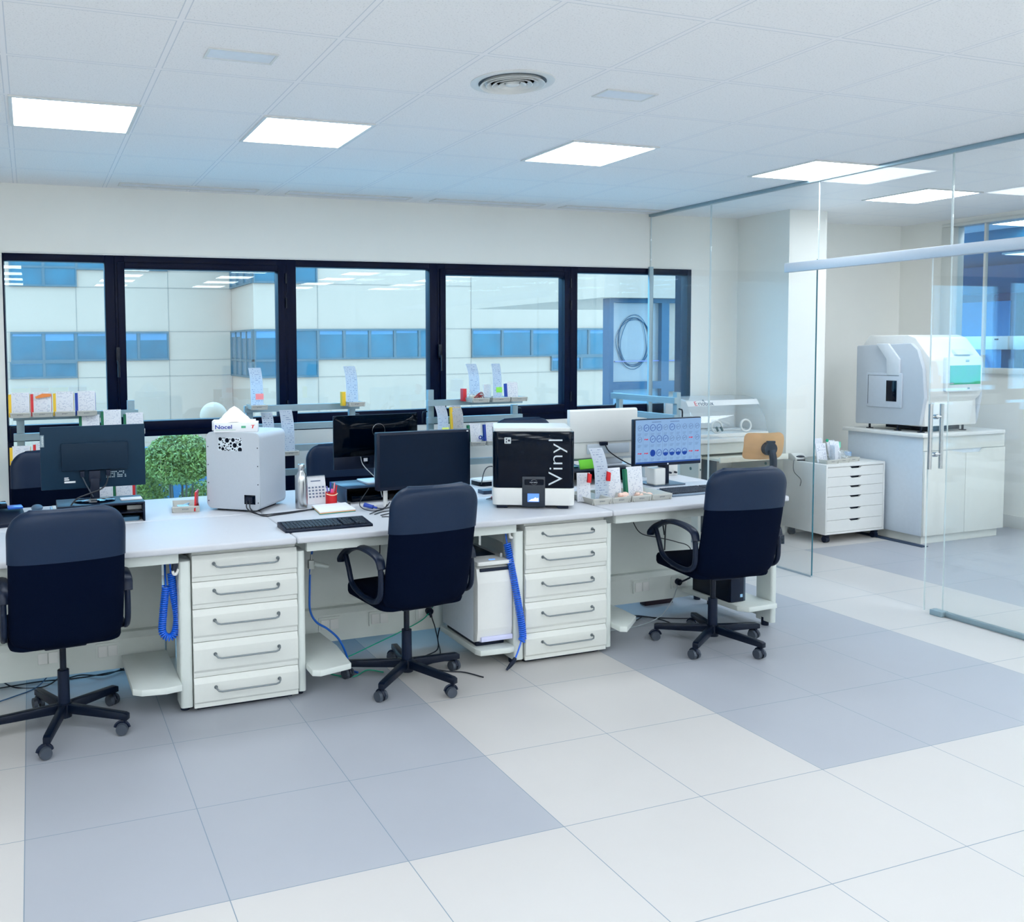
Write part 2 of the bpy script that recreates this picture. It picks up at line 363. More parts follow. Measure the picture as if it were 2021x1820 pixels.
# ---------------------------------------------------------------- ceiling fittings
LIGHT_E = emit('light_diffuser', (246, 250, 255), LAMP_STRENGTH)
LIGHT_E.node_tree.nodes['Principled BSDF'].inputs['Emission Color'].default_value = (*LAMP, 1)
def light():
    t = thing('ceiling_light', 'l', 'ceiling light', (0, 0, 0), 0, 'square ceiling lights')
    b = MB(); 
    for x0, x1, y0, y1 in ((0, .6, 0, .022), (0, .6, .578, .6), (0, .022, .022, .578), (.578, .6, .022, .578)): b.box(x0+.002, x1-.002, y0+.002 if y0 == 0 else y0, y1, -.008, -.0005)
    b.build('frame', WHITE, t); b = MB(); b.box(.022, .578, .022, .578, -.006, -.001); b.build('diffuser', LIGHT_E, t); return t
lt = light(); first = True
spots = [(0, 3, 'glowing square ceiling light nearest the window wall end without glass, above the black back-turned monitor'),
 (2, 3, 'glowing square ceiling light above the silver scanner box, second from the left'),
 (5, 3, 'glowing square ceiling light above the black-fronted scanner, third from the left'),
 (8, 3, 'glowing square ceiling light cut by the ceiling channel of the glass partition')]
for i, j, lab in spots:
    o = lt if first else dup(lt); first = False; o.location = (GX+.6*i, GY+.6*j, H); o['label'] = lab
for x, y in ((6.45, 2.72), (7.6, 2.72), (6.45, 1.4), (7.6, 1.4), (7.6, 4.0)): dup(lt, (x, y, H), label='glowing square ceiling light added out of view to brighten the glass room', group='ceiling lights behind the viewer')  # extra unseen panels, added only to brighten the glass room
o = dup(lt, (6.45, 5.08, H), label='glowing square ceiling light inside the glass room, above the milling machine')
for jy in (-1, -3, -5, -7, -9, -11):
    for i in (-4, -1, 2, 5, 8, 11):
        if jy == -1 and i in (2, 5): continue
        dup(lt, (GX+.6*i, GY+.6*jy, H), label='glowing square ceiling light added out of view to brighten the glass room', group='ceiling lights behind the viewer')
v = thing('ceiling_vent', 'round white ring-slot air diffuser in the ceiling', 'air vent', (2.033, 3.61, H))
b = MB(); b.lathe([(.185, 0), (.185, -.004), (.168, -.008), (.150, -.004), (.150, 0)], 48); b.build('rim', WHITE, v)
for k, r in enumerate((.132, .105, .078, .05)):
    b = MB(); b.lathe([(r, -.001), (r+.012, -.016), (r+.008, -.017), (r-.010, -.002)], 48); b.build('ring', WHITE, v)
b = MB(); b.lathe([(.030, -.001), (.030, -.014), (.024, -.017), (.001, -.018)], 40); b.build('centre_disc', WHITE, v)
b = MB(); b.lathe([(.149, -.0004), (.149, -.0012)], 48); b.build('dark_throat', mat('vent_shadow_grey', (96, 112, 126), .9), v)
def sqvent(x, y, lab):
    v = thing('access_grille', lab, 'air vent', (x, y, H), 0, 'small square ceiling grilles')
    b = MB(); 
    for q in ((-.14, .14, -.065, -.055), (-.14, .14, .055, .065), (-.14, -.13, -.055, .055), (.13, .14, -.055, .055)): b.box(*q, -.006, -.0005)
    b.build('frame', WHITE, v); b = MB(); b.box(-.13, .13, -.055, .055, -.003, -.0005); b.build('panel', mat('grille_pale', (226, 230, 236), .4), v)
sqvent(.82, 3.63, 'small flush rectangular grille in the ceiling over the nearest black chair'); sqvent(2.64, 3.63, 'small flush rectangular grille in the ceiling just right of the round diffuser')
labs = ['long slot vent at the window wall, above the silver scanner box', 'long slot vent at the window wall, second along from the left', 'long slot vent at the window wall, third along from the left', 'long slot vent at the window wall, next to the glass partition']
for k, x in enumerate((.62, 1.85, 3.05, 4.25)):
    v = thing('linear_vent', labs[k], 'air vent', (x, 6.63, H), 0, 'slot vents along the window wall')
    b = MB(); b.box(0, 1.0, 0, .02, -.006, -.0005); b.box(0, 1.0, .12, .14, -.006, -.0005); b.box(0, .015, .02, .12, -.006, -.0005); b.box(.985, 1.0, .02, .12, -.006, -.0005); b.build('frame', WHITE, v)
    b = MB()
    for q in range(4): b.box(.015, .985, .026+q*.024, .040+q*.024, -.005, -.0005)
    b.build('slat', mat('grille_pale', (226, 230, 236), .4), v)

# ---------------------------------------------------------------- outside: facades, wing, terrace, bushes
FAC = mat('facade_panel', (197, 141, 116), .75, var=.02, scale=1.5); JOINT = mat('facade_joint', (155, 116, 99), .8)
OGL = mat('outside_glass', (20, 75, 88), .25, var=.55, scale=1.1); OFR = mat('outside_frame', (72, 77, 79), .5); OFD = mat('outside_frame_dark', (11, 53, 77), .5)
struct('ground_outside', mat('terrace_paving', (196, 200, 198), .9, var=.05, scale=2), lambda b: b.box(-60, 80, 13.3, 90, -3.8, -3.6))
struct('terrace', mat('terrace_paving', (196, 200, 198), .9, var=.05, scale=2), lambda b: b.box(-8, 18, WY+.2, 13.4, -.9, -.6))
def bwindow(parent, x0, x1, y, z0, z1, cells, frame=OFR, axis='x', transom=None):
    """one window of the building: glass with a frame and posts at the given cell edges"""
    def bx(b, a0, a1, d0, d1, q0, q1): (b.box(a0, a1, d0, d1, q0, q1) if axis == 'x' else b.box(d0, d1, a0, a1, q0, q1))
    m = MB(); f = .07; s_ = -1 if axis == 'x' else -1
    bx(m, x0, x1, y-.10, y, z0, z0+f); bx(m, x0, x1, y-.10, y, z1-f, z1)
    for k in range(cells+1):
        c = x0+(x1-x0)*k/cells; bx(m, max(x0, c-.05), min(x1, c+.05), y-.10, y, z0+f, z1-f)
    if transom: bx(m, x0, x1, y-.09, y, transom-.04, transom+.04)
    o = m.build('window', frame, parent); m = MB(); bx(m, x0+.02, x1-.02, y-.05, y-.03, z0+.02, z1-.02); m.build('pane', OGL, o)
    m = MB(); rnd = random.Random(int(x0*100)+int(z0*10))     # half-drawn blinds behind the glass
    for k in range(cells):
        if rnd.random() < .55:
            a = x0+(x1-x0)*k/cells+.08; e = x0+(x1-x0)*(k+1)/cells-.08; bx(m, a, e, y-.056, y-.052, z1-(z1-z0)*rnd.choice((.18, .3, .14)), z1-.07)
    if len(m.bm.verts): m.build('blind', mat('outside_blind', (77, 109, 132), .7), o)
    else: m.bm.free()
bl = thing('office_building', 'white panelled office building set back behind the first two window lights', 'building', (0, 38, 0))
b = MB(); b.box(-1.0, 7.99, 0, 8, -3.6, 9.5); b.build('wall', FAC, bl)
b = MB()
for z in (1.19, .53, 2.36, 4.14, 4.82): b.box(-1.0, 7.99, -.012, 0, z-.012, z+.012)
for x in (1.76, 5.37): b.box(x-.012, x+.012, -.012, 0, -3.6, 9.5)
b.build('panel_joint', JOINT, bl)
bwindow(bl, -.72, 5.35, 0, 1.19, 2.36, 5); bwindow(bl, -.76, 1.74, 0, .53, 1.19, 2); bwindow(bl, -.70, 1.80, 0, 4.14, 5.6, 2, transom=4.9); bwindow(bl, 1.80, 5.35, 0, 4.82, 5.6, 3)
b2 = thing('office_building', 'white panelled office building with long blue window band, jutting out nearer behind the middle lights', 'building', (0, 34, 0))
b = MB(); b.box(8.0, 40, 0, 12, -3.6, 9.5); b.build('wall', FAC, b2)
b = MB()
for z in (1.17, .50, 2.37, 4.12): b.box(8.0, 40, -.012, 0, z-.011, z+.011)
for x in (10.55, 15.33, 17.2): b.box(x-.012, x+.012, -.012, 0, -3.6, 9.5)
b.build('panel_joint', JOINT, b2)
bwindow(b2, 8.0, 10.53, 0, .50, 2.37, 2, transom=1.17); bwindow(b2, 10.53, 15.9, 0, 1.17, 2.37, 5); bwindow(b2, 17.2, 30, 0, 1.17, 2.37, 9); bwindow(b2, 17.2+3.8, 30, 0, .55, 1.17, 6)
bwindow(b2, 8.0, 10.53, 0, 4.12, 6.0, 2)
bwindow(b2, .02, 3.9, 8.0, .50, 2.37, 4, axis='y', transom=1.17); bwindow(b2, .02, 3.9, 8.0, 4.12, 6.0, 3, axis='y')
b3 = thing('tower_block', 'distant pale tower block at the far edge of the first window light', 'building', (0, 60, 0))
b = MB(); b.box(-60, -1.22, 0, 8, -3.6, 10.0); b.build('wall', mat('tower_wall', (157, 144, 142), .8), b3)  # wall stretched far out of view to cover bright sky mirrored in the glass
b = MB(); b.box(-2.0, -1.22, -.05, 0, 1.2, 2.6); b.build('window', OFD, b3); b = MB(); b.box(-4.5, -1.22, -.06, 0, 5.4, 5.7); b.build('roof_band', mat('roof_band', (150, 96, 96), .8), b3)
# entrance wing with its glazed sign bay
wgt = thing('entrance_wing', 'white wing with dark framed glass bay bearing a scribbled ring logo', 'building', (0, 14, 0))
b = MB(); b.box(9.63, 15, -.2, 5, 2.53, 4.6); b.build('upper_volume', FAC, wgt)
b = MB(); b.box(9.88, 9.97, 0, .2, -.6, 2.529); b.box(11.03, 11.20, 0, .2, -.6, 2.449); b.box(9.97, 15, 0, .2, 2.45, 2.529); b.box(9.97, 11.03, 0, .2, .86, 1.0); b.box(11.2, 15, 0, .2, .80, 1.0); b.box(9.97, 11.03, 0, .2, -.6, -.45); b.build('bay_frame', OFD, wgt)
b = MB(); b.box(9.97, 11.03, .1, .13, 1.0, 2.45); b.build('sign_pane', mat('sign_pane', (163, 128, 118), .2), wgt)
b = MB(); b.box(9.97, 11.03, .1, .13, -.45, .86); b.build('low_pane', mat('low_pane', (125, 135, 144), .3), wgt)
b = MB(); b.box(11.2, 15, .1, .13, -.6, 2.45); b.build('side_wall', FAC, wgt)
for k, (a, e, ph) in enumerate(((.33, .47, 0), (.37, .43, .6), (.28, .45, 1.3), (.35, .49, 2.2))):
    b = MB(); pts = [(10.47+(a+.02*math.sin(3*q+ph))*math.cos(q+ph), .088-.004*k, 1.73+(e+.02*math.cos(2*q+ph))*math.sin(q+ph)) for q in [2*PI*i/48 for i in range(48)]]
    b.tube(pts, .0055, 6, closed=True); b.build('logo_ring', OFD, wgt)
b = MB(); b.box(10.05, 11.5, .06, .09, 1.37, 1.385); b.build('logo_line', mat('mauve_line', (150, 120, 170), .6), wgt)
o = MB(); o.sphere((1.62, 8.6, 1.06), .130, 14); o.cyl((1.62, 8.6, -.6), (1.62, 8.6, .95), .03)
tag(o.build('globe_lamp', mat('opal_globe', (214, 156, 128), .6)), 'white globe lamp outside, its dome peeping over the window sill', 'lamp')
# leafy bushes seen through the low light
LEAF = mat('leaf_green', (142, 140, 62), .5, var=.8, scale=9.); 
def bush(x, y, z, rx, ry, rz_, n, lab, seed):
    r = random.Random(seed); root = thing('leafy_bush', lab, 'bush', (x, y, -.6), 0, 'bushes outside the low window')
    bm = bmesh.new()
    for _ in range(n):
        d = Vector((r.gauss(0, 1), r.gauss(0, 1), r.gauss(0, 1))).normalized()*(r.random()**.25)
        c = Vector((d.x*rx, d.y*ry, z+.6+d.z*rz_)); L = r.uniform(.016, .036); W_ = L*.32
        q = Quaternion((r.gauss(0, 1), r.gauss(0, 1), r.gauss(0, 1), r.gauss(0, 1))).normalized()
        vs = [bm.verts.new(c + q @ Vector(p)) for p in ((-L, 0, 0), (0, -W_, .012), (L, 0, 0), (0, W_, .012))]
        bm.faces.new(vs)
    me = bpy.data.meshes.new('foliage'); bm.to_mesh(me); bm.free(); me.materials.append(LEAF); fo = bpy.data.objects.new('foliage', me); C.objects.link(fo); fo.parent = root
    b = MB()
    for k in range(5):
        a = k*1.26; b.tube([(0, 0, 0), (.1*math.cos(a), .1*math.sin(a), (z+.6)*.5), (.4*rx*math.cos(a), .4*ry*math.sin(a), z+.6)], [.02, .014, .008], 7)
    b.build('stem', mat('bark', (92, 74, 58), .9), root)
bush(1.40, 9.3, .58, .36, .42, .26, 11000, 'bright green leafy bush just left of the silver scanner box, outside', 1)
bush(1.75, 9.7, -.02, .34, .36, .30, 5000, 'low leafy bush outside, tucked behind the silver scanner box', 9)
bush(1.02, 9.9, .20, .34, .42, .36, 7000, 'darker leafy bush lower down behind the low glass, left of the bright one', 2)
bush(-.15, 10.0, .1, .45, .5, .5, 6000, 'leafy bush outside, behind the far chair by the first window light', 3)
wl = MB(); wl.box(-6, 14, 13.0, 13.2, -.6, .30); o = wl.build('low_wall', mat('garden_wall', (60, 86, 110), .8)); tag(o, 'low blue-grey garden wall behind the bushes outside', 'wall', kind='structure')

# ---------------------------------------------------------------- room beyond the right window
BLU = mat('blue_panel', (0, 132, 190), .35, var=.05, scale=3); BLD = mat('blue_panel_dark', (0, 50, 104), .4)
struct('wall_corridor', BLU, lambda b: (b.box(12.0, 12.2, Y0, 9.2, 0, 2.69), b.box(X1+.12, 12, 9.2, 9.3, 0, 2.69), b.box(X1+.12, 12, Y0-.1, Y0, 0, 2.69)))
struct('ceiling_corridor', mat('corridor_ceiling', (206, 224, 240), .8), lambda b: b.box(X1+.12, 9.5, Y0, 9.3, 2.86, 2.9))
struct('ceiling_soffit', mat('blue_soffit', (20, 112, 150), .6), lambda b: b.box(9.5, 12.2, Y0, 9.3, 2.69, 2.9))
for k, y in enumerate((7.3, 8.35, 6.25)):
    t = thing('locker', ['tall blue locker in the room beyond, behind the milling machine', 'tall blue locker in the far corner of the room beyond, beside the white window post', 'tall blue locker in the room beyond, nearest the picture edge'][k], 'locker', (11.55, y, 0), 0, 'blue lockers')
    b = MB(); b.box(0, .4, -.47, .47, 0, 2.3, .006); b.build('body', BLD, t); b = MB(); b.box(-.02, -.001, -.42, .42, .06, 2.2, .004); d = b.build('door', BLU, t)
    b = MB(); b.box(-.035, -.021, .30, .33, 1.0, 1.2, .004); b.build('handle', ALU, d)
for k, (y0, y1) in enumerate(((6.55, 7.25), (5.6, 6.5))):
    t = thing('wall_box', ['white wall box with small indicator beyond the right window, left one', 'white wall box beyond the right window, at the picture edge'][k], 'wall box', (9.5, y0, 0), 0, 'white boxes beyond the right window')
    b = MB(); b.box(0, .25, 0, y1-y0, 1.61, 1.75, .008); b.build('case', WHITE, t); b = MB(); b.box(-.003, 0, .1, .14, 1.71, 1.725); b.build('indicator', BLACKP, t)
    b = MB(); b.box(.05, .20, .1, .2, 0, 1.61); b.build('post', BLU, t)
t = thing('security_camera', 'white dome security camera hanging beyond the right window', 'security camera', (9.62, 7.24, 2.69))
b = MB(); b.cyl((0, 0, 0), (0, 0, -.04), .075, .06, 24); b.build('mount', WHITE, t); b = MB(); b.sphere((0, 0, -.045), .055, 12); d = b.build('dome', WHITE, t); b = MB(); b.cyl((-.03, -.02, -.07), (-.048, -.03, -.088), .022, n=14); b.build('lens', BLACKG, t)
dup(lt, (8.95, 5.80, 2.86), label='bright square ceiling light beyond the right window, above the door track')
t = thing('ceiling_light', 'thin pale ceiling light in the blue room beyond the right window', 'ceiling light', (10.3, 6.9, 2.69), 0)
b = MB(); b.box(0, 1.2, 0, .3, -.02, -.001); b.build('frame', WHITE, t); b = MB(); b.box(.02, 1.18, .02, .28, -.024, -.021); b.build('diffuser', emit('blue_room_diffuser', (190, 230, 255), 3.), t)

# ---------------------------------------------------------------- workbenches
T = .81
def bench(lab, x0, x1, y0, y1, legs, panel=None, knee=None):
    """worktop with front apron, steel side legs and a rear modesty panel with socket rail"""
    t = thing('workbench', lab, 'workbench', (0, 0, 0), 0, 'modules of the double workbench'); front = y0 < 4.5
    b = MB(); b.box(x0+.0015, x1-.0015, y0, y1-.0015, .778, T, .010, 3); b.build('worktop', TOP, t)
    b = MB(); (b.box(knee[0], knee[1], y0+.055, y0+.085, .725, .777, .002) if front else b.box(x0+.01, x1-.01, y1-.085, y1-.055, .725, .777, .002)); b.build('apron', CREAM, t)
    for lx0, lx1 in legs:
        b = MB(); ya, yb = (4.195, 4.76) if front else (4.84, 5.42)
        if front:
            b.vbox(lx0, lx1, ya, ya+.13, .03, .724, .014, 4, bev=.002)
        else: b.vbox(lx0, lx1, yb-.13, yb, .03, .724, .014, 4)
        b.box(lx0+.004, lx1-.004, ya+.1, yb, .64, .72, .004); b.box(lx0+.004, lx1-.004, ya+.02, yb, .05, .11, .004); b.box(lx0+.006, lx1-.006, yb-.06, yb, .05, .72, .004)
        o = b.build('leg', CREAM, t); b = MB()
        yy = ya+.07 if front else yb-.07
        b.cyl(((lx0+lx1)/2, yy, 0), ((lx0+lx1)/2, yy, .05), .022, n=16); b.cyl(((lx0+lx1)/2, 4.735 if front else 4.865, 0), ((lx0+lx1)/2, 4.735 if front else 4.865, .05), .022, n=16); b.build('levelling_foot', BLACKP, o)
    if panel:
        b = MB(); b.box(panel[0], panel[1], 4.765, 4.78, .20, .776); b.build('modesty_panel', CREAM, t)
        b = MB(); b.prism([(4.70, .085), (4.765, .085), (4.765, .262), (4.725, .262), (4.70, .235)], 'x', panel[0], panel[1]); b.build('socket_rail', CREAM, t)
    return t
BA = bench('grey-white workbench module at the picture edge, with the blue coil hose hanging under it', -.62, 1.16, 4.11, 4.80, [(.613, .671), (-.62, -.565)], (-.56, .61), (-.563, .611))
BB = bench('grey-white workbench module holding the black keyboard, white tower computer beneath', 1.16, 2.935, 4.11, 4.80, [(1.182, 1.222), (2.372, 2.432)], (1.225, 2.20), (1.224, 2.370))
BC = bench('grey-white workbench module at the glass partition end, under the lit dental screen', 2.935, 4.16, 4.11, 4.80, [(2.948, 2.986), (4.118, 4.158)], (2.99, 4.0), (2.988, 4.116))
bench('far-side workbench module behind the first, carrying the back-turned black monitor', -.62, 1.16, 4.80, 5.50, [(.613, .671), (-.62, -.565)])
bench('far-side workbench module behind the middle one, carrying the glossy black monitor', 1.16, 2.935, 4.80, 5.50, [(1.182, 1.222), (2.372, 2.432)])
bench('far-side workbench module behind the right one, carrying the white all-in-one computer', 2.935, 4.16, 4.80, 5.50, [(2.948, 2.986), (4.118, 4.158)])
def shelf(poly, par):
    b = MB(); b.prism(poly, 'z', .135, .165, .003); b.build('foot_shelf', CREAM, par)
shelf([(.612, 4.66), (.388, 4.66), (.392, 4.17), (.43, 4.14), (.54, 4.125), (.612, 4.14)], BA)
shelf([(1.223, 4.64), (1.223, 4.10), (1.26, 4.08), (1.43, 4.125), (1.447, 4.40), (1.43, 4.64)], BB)
b = MB(); b.prism([(2.371, 4.66), (2.371, 4.185), (2.33, 4.175), (2.17, 4.185), (2.155, 4.22), (2.155, 4.66)], 'z', .082, .112, .003); b.build('foot_shelf', CREAM, BB)
shelf([(2.987, 4.60), (2.987, 4.12), (3.02, 4.10), (3.19, 4.25), (3.20, 4.40), (3.19, 4.60)], BC)
shelf([(4.117, 4.66), (3.84, 4.66), (3.855, 4.19), (3.90, 4.14), (4.117, 4.15)], BC)
def socket(par, x0, x1, y=4.70, z0=.165, z1=.245):
    b = MB(); b.vbox(x0, x1, y-.008, y, z0, z1, .006, 2, 'y'); s_ = b.build('double_socket', CREAM, par); m = (x0+x1)/2
    for a, e in ((x0+.012, m-.002), (m+.002, x1-.012)):
        b = MB(); b.box(a, e, y-.014, y-.008, z0+.012, z1-.012, .003); b.build('socket_cover', WHITE, s_)
for x in (-.02, .265): socket(BA, x, x+.118, z0=.145, z1=.225)
for x in (1.44, 1.735, 2.02): socket(BB, x, x+.125, z0=.145, z1=.225)
for x in (3.50, 3.79): socket(BC, x, x+.13, z0=.145, z1=.225)

# drawer units under the bench
def drawer_unit(lab, x, w_):
    t = thing('drawer_unit', lab, 'drawer unit', (x, 4.185, 0), 0, 'five-drawer bench units')
    b = MB(); b.box(.002, w_-.002, .025, .52, .03, .758, .003); b.build('carcass', WHITE2, t)
    b = MB(); b.box(.02, w_-.02, .05, .5, 0, .03); b.build('plinth', BLACKP, t)
    zs = [.748, .622, .493, .336, .169, .022]
    for k in range(5):
        z1, z0 = zs[k]-.0015, zs[k+1]+.0015; h = z1-z0
        prof = [(.024, z0), (.004, z0), (.006, z0+.02), (-.002, z0+.20*h), (-.003, z0+.80*h), (.006, z1-.008), (.008, z1), (.024, z1)]
        b = MB(); b.prism(prof, 'x', 0, w_, .0015); d = b.build('drawer', WHITE2, t)
        hx0, hx1 = w_*.20, w_*.81; zc = z0+.56*h; b = MB()
        b.tube([(hx0, -.002, zc+.012), (hx0, -.022, zc+.012), (hx0+.008, -.034, zc+.004), (hx0+.024, -.036, zc), (hx1-.024, -.036, zc), (hx1-.008, -.034, zc+.004), (hx1, -.022, zc+.012), (hx1, -.002, zc+.012)], .0042, 10)
        for hx in (hx0, hx1): b.cyl((hx, -.0045, zc+.012), (hx, -.001, zc+.012), .009, n=14)
        b.build('handle', mat('handle_steel', (126, 134, 138), .38, .7), d)
    return t
drawer_unit('white five-drawer unit with bar handles between the blue coil hose and the middle chair', .674, .505)
drawer_unit('white five-drawer unit with bar handles between the tower computer and the right-hand chair', 2.437, .508)

# ---------------------------------------------------------------- office chairs (origin on the floor under the hub, sitter faces +y)
def shell(z0, z1, hw, rt_, rb, T_, v0=0., v1=1., grow=0., ybase=-.235, nx=24, nz=36):
    """rounded padded back: a closed lens-section panel between heights v0..v1 of its outline"""
    def half(z):
        if z > z1-rt_: d = (z-(z1-rt_))/rt_; return hw-rt_*.95*(1-math.sqrt(max(0, 1-d*d)))
        if z < z0+rb: d = ((z0+rb)-z)/rb; return hw-rb*.95*(1-math.sqrt(max(0, 1-d*d)))
        return hw
    bm = bmesh.new(); F, B = [], []
    for j in range(nz+1):
        v = v0+(v1-v0)*(1-math.cos(PI*j/nz))/2; z = z0+v*(z1-z0); q = 2*v-1; rf, rbk = [], []
        for i in range(nx+1):
            u = math.sin((2*i/nx-1)*PI/2); x = u*(half(z)+grow)
            yc = ybase+.035-.125*v-.018*math.sin(v*PI)+.030*u*u
            th = (T_/2+grow)*math.sqrt(max(.0, 1-abs(u)**7))*math.sqrt(max(.0, 1-abs(q)**14)); th = max(th, .004)
            rf.append(bm.verts.new((x, yc+th, z+(grow if v >= .999 else 0)))); rbk.append(bm.verts.new((x, yc-th, z+(grow if v >= .999 else 0))))
        F.append(rf); B.append(rbk)
    for j in range(nz):
        for i in range(nx):
            bm.faces.new((F[j][i], F[j][i+1], F[j+1][i+1], F[j+1][i])); bm.faces.new((B[j][i+1], B[j][i], B[j+1][i], B[j+1][i+1]))
        bm.faces.new((F[j][0], F[j+1][0], B[j+1][0], B[j][0])); bm.faces.new((F[j+1][nx], F[j][nx], B[j][nx], B[j+1][nx]))
    for i in range(nx):
        bm.faces.new((F[0][i+1], F[0][i], B[0][i], B[0][i+1])); bm.faces.new((F[nz][i], F[nz][i+1], B[nz][i+1], B[nz][i]))
    m = MB(); m.bm.free(); m.bm = bm; return m
def make_chair(lab, base=0., lift=0., castor=(20, 80, 200, 300, 140)):
    t = thing('office_chair', lab, 'office chair', (0, 0, 0), 0, 'black swivel office chairs')
    for k in range(5):
        a = base+k*2*PI/5; M = Matrix.Rotation(a, 4, 'Z')
        b = MB(); b.prism([(.018, .075), (.315, .066), (.315, .092), (.30, .098), (.018, .118)], 'y', -.016, .016, .003, M); leg = b.build('leg', BLACKM, t)
        b = MB(); c = Vector((.298*math.cos(a), .298*math.sin(a), 0)); ca = math.radians(castor[k]); ax = Vector((math.cos(ca), math.sin(ca), 0)); tr = Vector((-math.sin(ca), math.cos(ca), 0))*.012
        for s_ in (-1, 1): b.cyl(c+tr+ax*(s_*.007)+Vector((0, 0, .027)), c+tr+ax*(s_*.025)+Vector((0, 0, .027)), .027, .025, 20)
        w_ = b.build('caster', GREYP, leg); b = MB(); b.cyl(c+Vector((0, 0, .03)), c+Vector((0, 0, .068)), .008)
        b.tube([c+tr+tr.normalized()*(.03*math.cos(q))+Vector((0, 0, .027+.03*math.sin(q))) for q in [PI*.05+PI*.9*i/8 for i in range(9)]], .006, 6, 1.6); b.build('caster_hood', BLACKP, leg)
    b = MB(); b.cyl((0, 0, .055), (0, 0, .12), .033, n=24); b.build('hub', BLACKM, t)
    b = MB(); b.cyl((0, 0, .12), (0, 0, .27+lift), .0265, .0255, 24); b.build('column_cover', BLACKP, t)
    b = MB(); b.cyl((0, 0, .27+lift), (0, 0, .41+lift), .0145, n=18); b.build('gas_lift', BLACKM, t)
    b = MB(); b.box(-.09, .09, -.13, .13, .405+lift, .432+lift, .008); b.tube([(.06, .02, .415+lift), (.22, .03, .412+lift)], .006); b.build('tilt_mechanism', BLACKP, t)
    b = MB(); b.vbox(-.235, .235, -.205, .255, .432+lift, .495+lift, .07, 6, 'z', .018); b.build('seat', BLACKF, t)
    b = shell(.435+lift, 1.05+lift, .236, .105, .085, .07); b.build('backrest', BLACKF, t)
    b = shell(.435+lift, 1.05+lift, .236, .105, .085, .07, .645, 1., .004); b.build('head_cover', BLACKL, t)
    for s_ in (-1, 1):
        b = MB(); x = s_*.254
        path = spline([(x, -.205, .690), (x, -.215, .60), (x, -.20, .515), (x, -.12, .478), (x, .02, .485), (x, .105, .515), (x, .145, .585), (x, .185, .655)], 5)
        b.tube([(p.x, p.y, p.z+lift) for p in path], .015, 10, .9); a_ = b.build('armrest', BLACKP, t)
        b = MB(); path = spline([(x, -.222, .655), (x, -.195, .700), (x, -.10, .720), (x, .03, .715), (x, .15, .675), (x, .225, .625), (x, .235, .600)], 5)
        n_ = len(path); b.tube([(p.x, p.y, p.z+lift) for p in path], [.0105+.004*math.sin(PI*i/n_) for i in range(n_)], 10, 2.1); b.build('arm_pad', BLACKP, a_)
        b = MB(); b.box(min(s_*.20, x), max(s_*.20, x), -.12, .03, .462+lift, .482+lift, .004); b.build('arm_bracket', BLACKP, a_)
    return t
ch = make_chair('black swivel chair, back to us, nearest the picture edge, before the back-turned monitor', math.radians(-38), 0, (70, 30, 10, 60, 100)); ch.location = (.098, 4.245, 0); ch.rotation_euler = (0, 0, math.radians(5))
c2 = make_chair('black swivel chair, back to us, at the middle kneehole beside the white tower computer', math.radians(2), 0, (10, 30, 20, 15, 80)); c2.location = (1.758, 4.206, 0); c2.rotation_euler = (0, 0, math.radians(6))
c3 = make_chair('black swivel chair with its back to us in front of the lit dental screen', math.radians(4), 0, (20, 30, 75, 15, 10)); c3.location = (3.585, 4.085, 0); c3.rotation_euler = (0, 0, math.radians(-7))
f1 = make_chair('black chair on the far side of the bench, facing us behind the back-turned black monitor', 0, .035); f1.location = (.115, 5.62, 0); f1.rotation_euler = (0, 0, PI+.04)
f2 = make_chair('black chair on the far side of the bench, facing us behind the glossy black monitor', .5, .0); f2.location = (1.935, 5.52, 0); f2.rotation_euler = (0, 0, PI-.05)
f3 = make_chair('raised black chair on the far side, only its top edge showing above the black-fronted scanner', .3, .125); f3.location = (3.345, 5.50, 0); f3.rotation_euler = (0, 0, PI)

# ---------------------------------------------------------------- computers on the bench
# monitor with its back to us on a black riser
r1 = thing('monitor_riser', 'black open-fronted desk riser under the back-turned monitor', 'riser', (.105, 4.82, T))
b = MB(); b.box(0, .435, 0, .24, .092, .102, .002); b.build('top_board', BLACKP, r1)
for x in (0, .425): b = MB(); b.box(x, x+.010, 0, .24, 0, .092, .001); b.build('side_board', BLACKP, r1)
b = MB(); b.box(.01, .425, .23, .24, 0, .092); b.build('back_board', BLACKM, r1)
b = MB(); b.box(.01, .425, .01, .22, .045, .050); b.build('shelf_board', BLACKP, r1)
o = MB(); o.vbox(0, .13, 0, .06, 0, .02, .012); o = o.build('power_adapter', mat('slate_plastic', (60, 104, 132), .5)); o.location = (.385, 4.85, T); tag(o, 'slate-blue box lying in the black riser under the back-turned monitor', 'adapter')
o = MB(); o.vbox(0, .11, 0, .06, 0, .006, .004); o = o.build('memo_card', PLAIN); o.location = (.425, 4.90, T+.1021); tag(o, 'small white card lying on the black riser beside the oval monitor foot', 'card')
o = MB(); o.box(0, .08, 0, .015, 0, .022, .002); o = o.build('white_plug_box', WHITE); o.location = (.455, 4.9, T+.0505); tag(o, 'small white box on the inner shelf of the black riser', 'box')
def pane_mon(name, lab, x0, x1, y, z0, z1, th, back=True):
    return thing(name, lab, 'monitor', ((x0+x1)/2, y, z0))
mon = thing('monitor', 'black monitor turned with its back to us, cables hanging from it, on the black riser', 'monitor', (.295, 4.93, T+.102))
b = MB(); b.box(-.263, .263, 0, .018, .072, .398, .004); b.build('panel_shell', mat('monitor_back', (12, 44, 66), .5, var=.06, spec=.2), mon)
b = MB(); b.box(-.163, .172, -.028, .002, .168, .312, .006); h_ = b.build('rear_housing', mat('monitor_back_dark', (9, 36, 56), .5, spec=.2), mon)
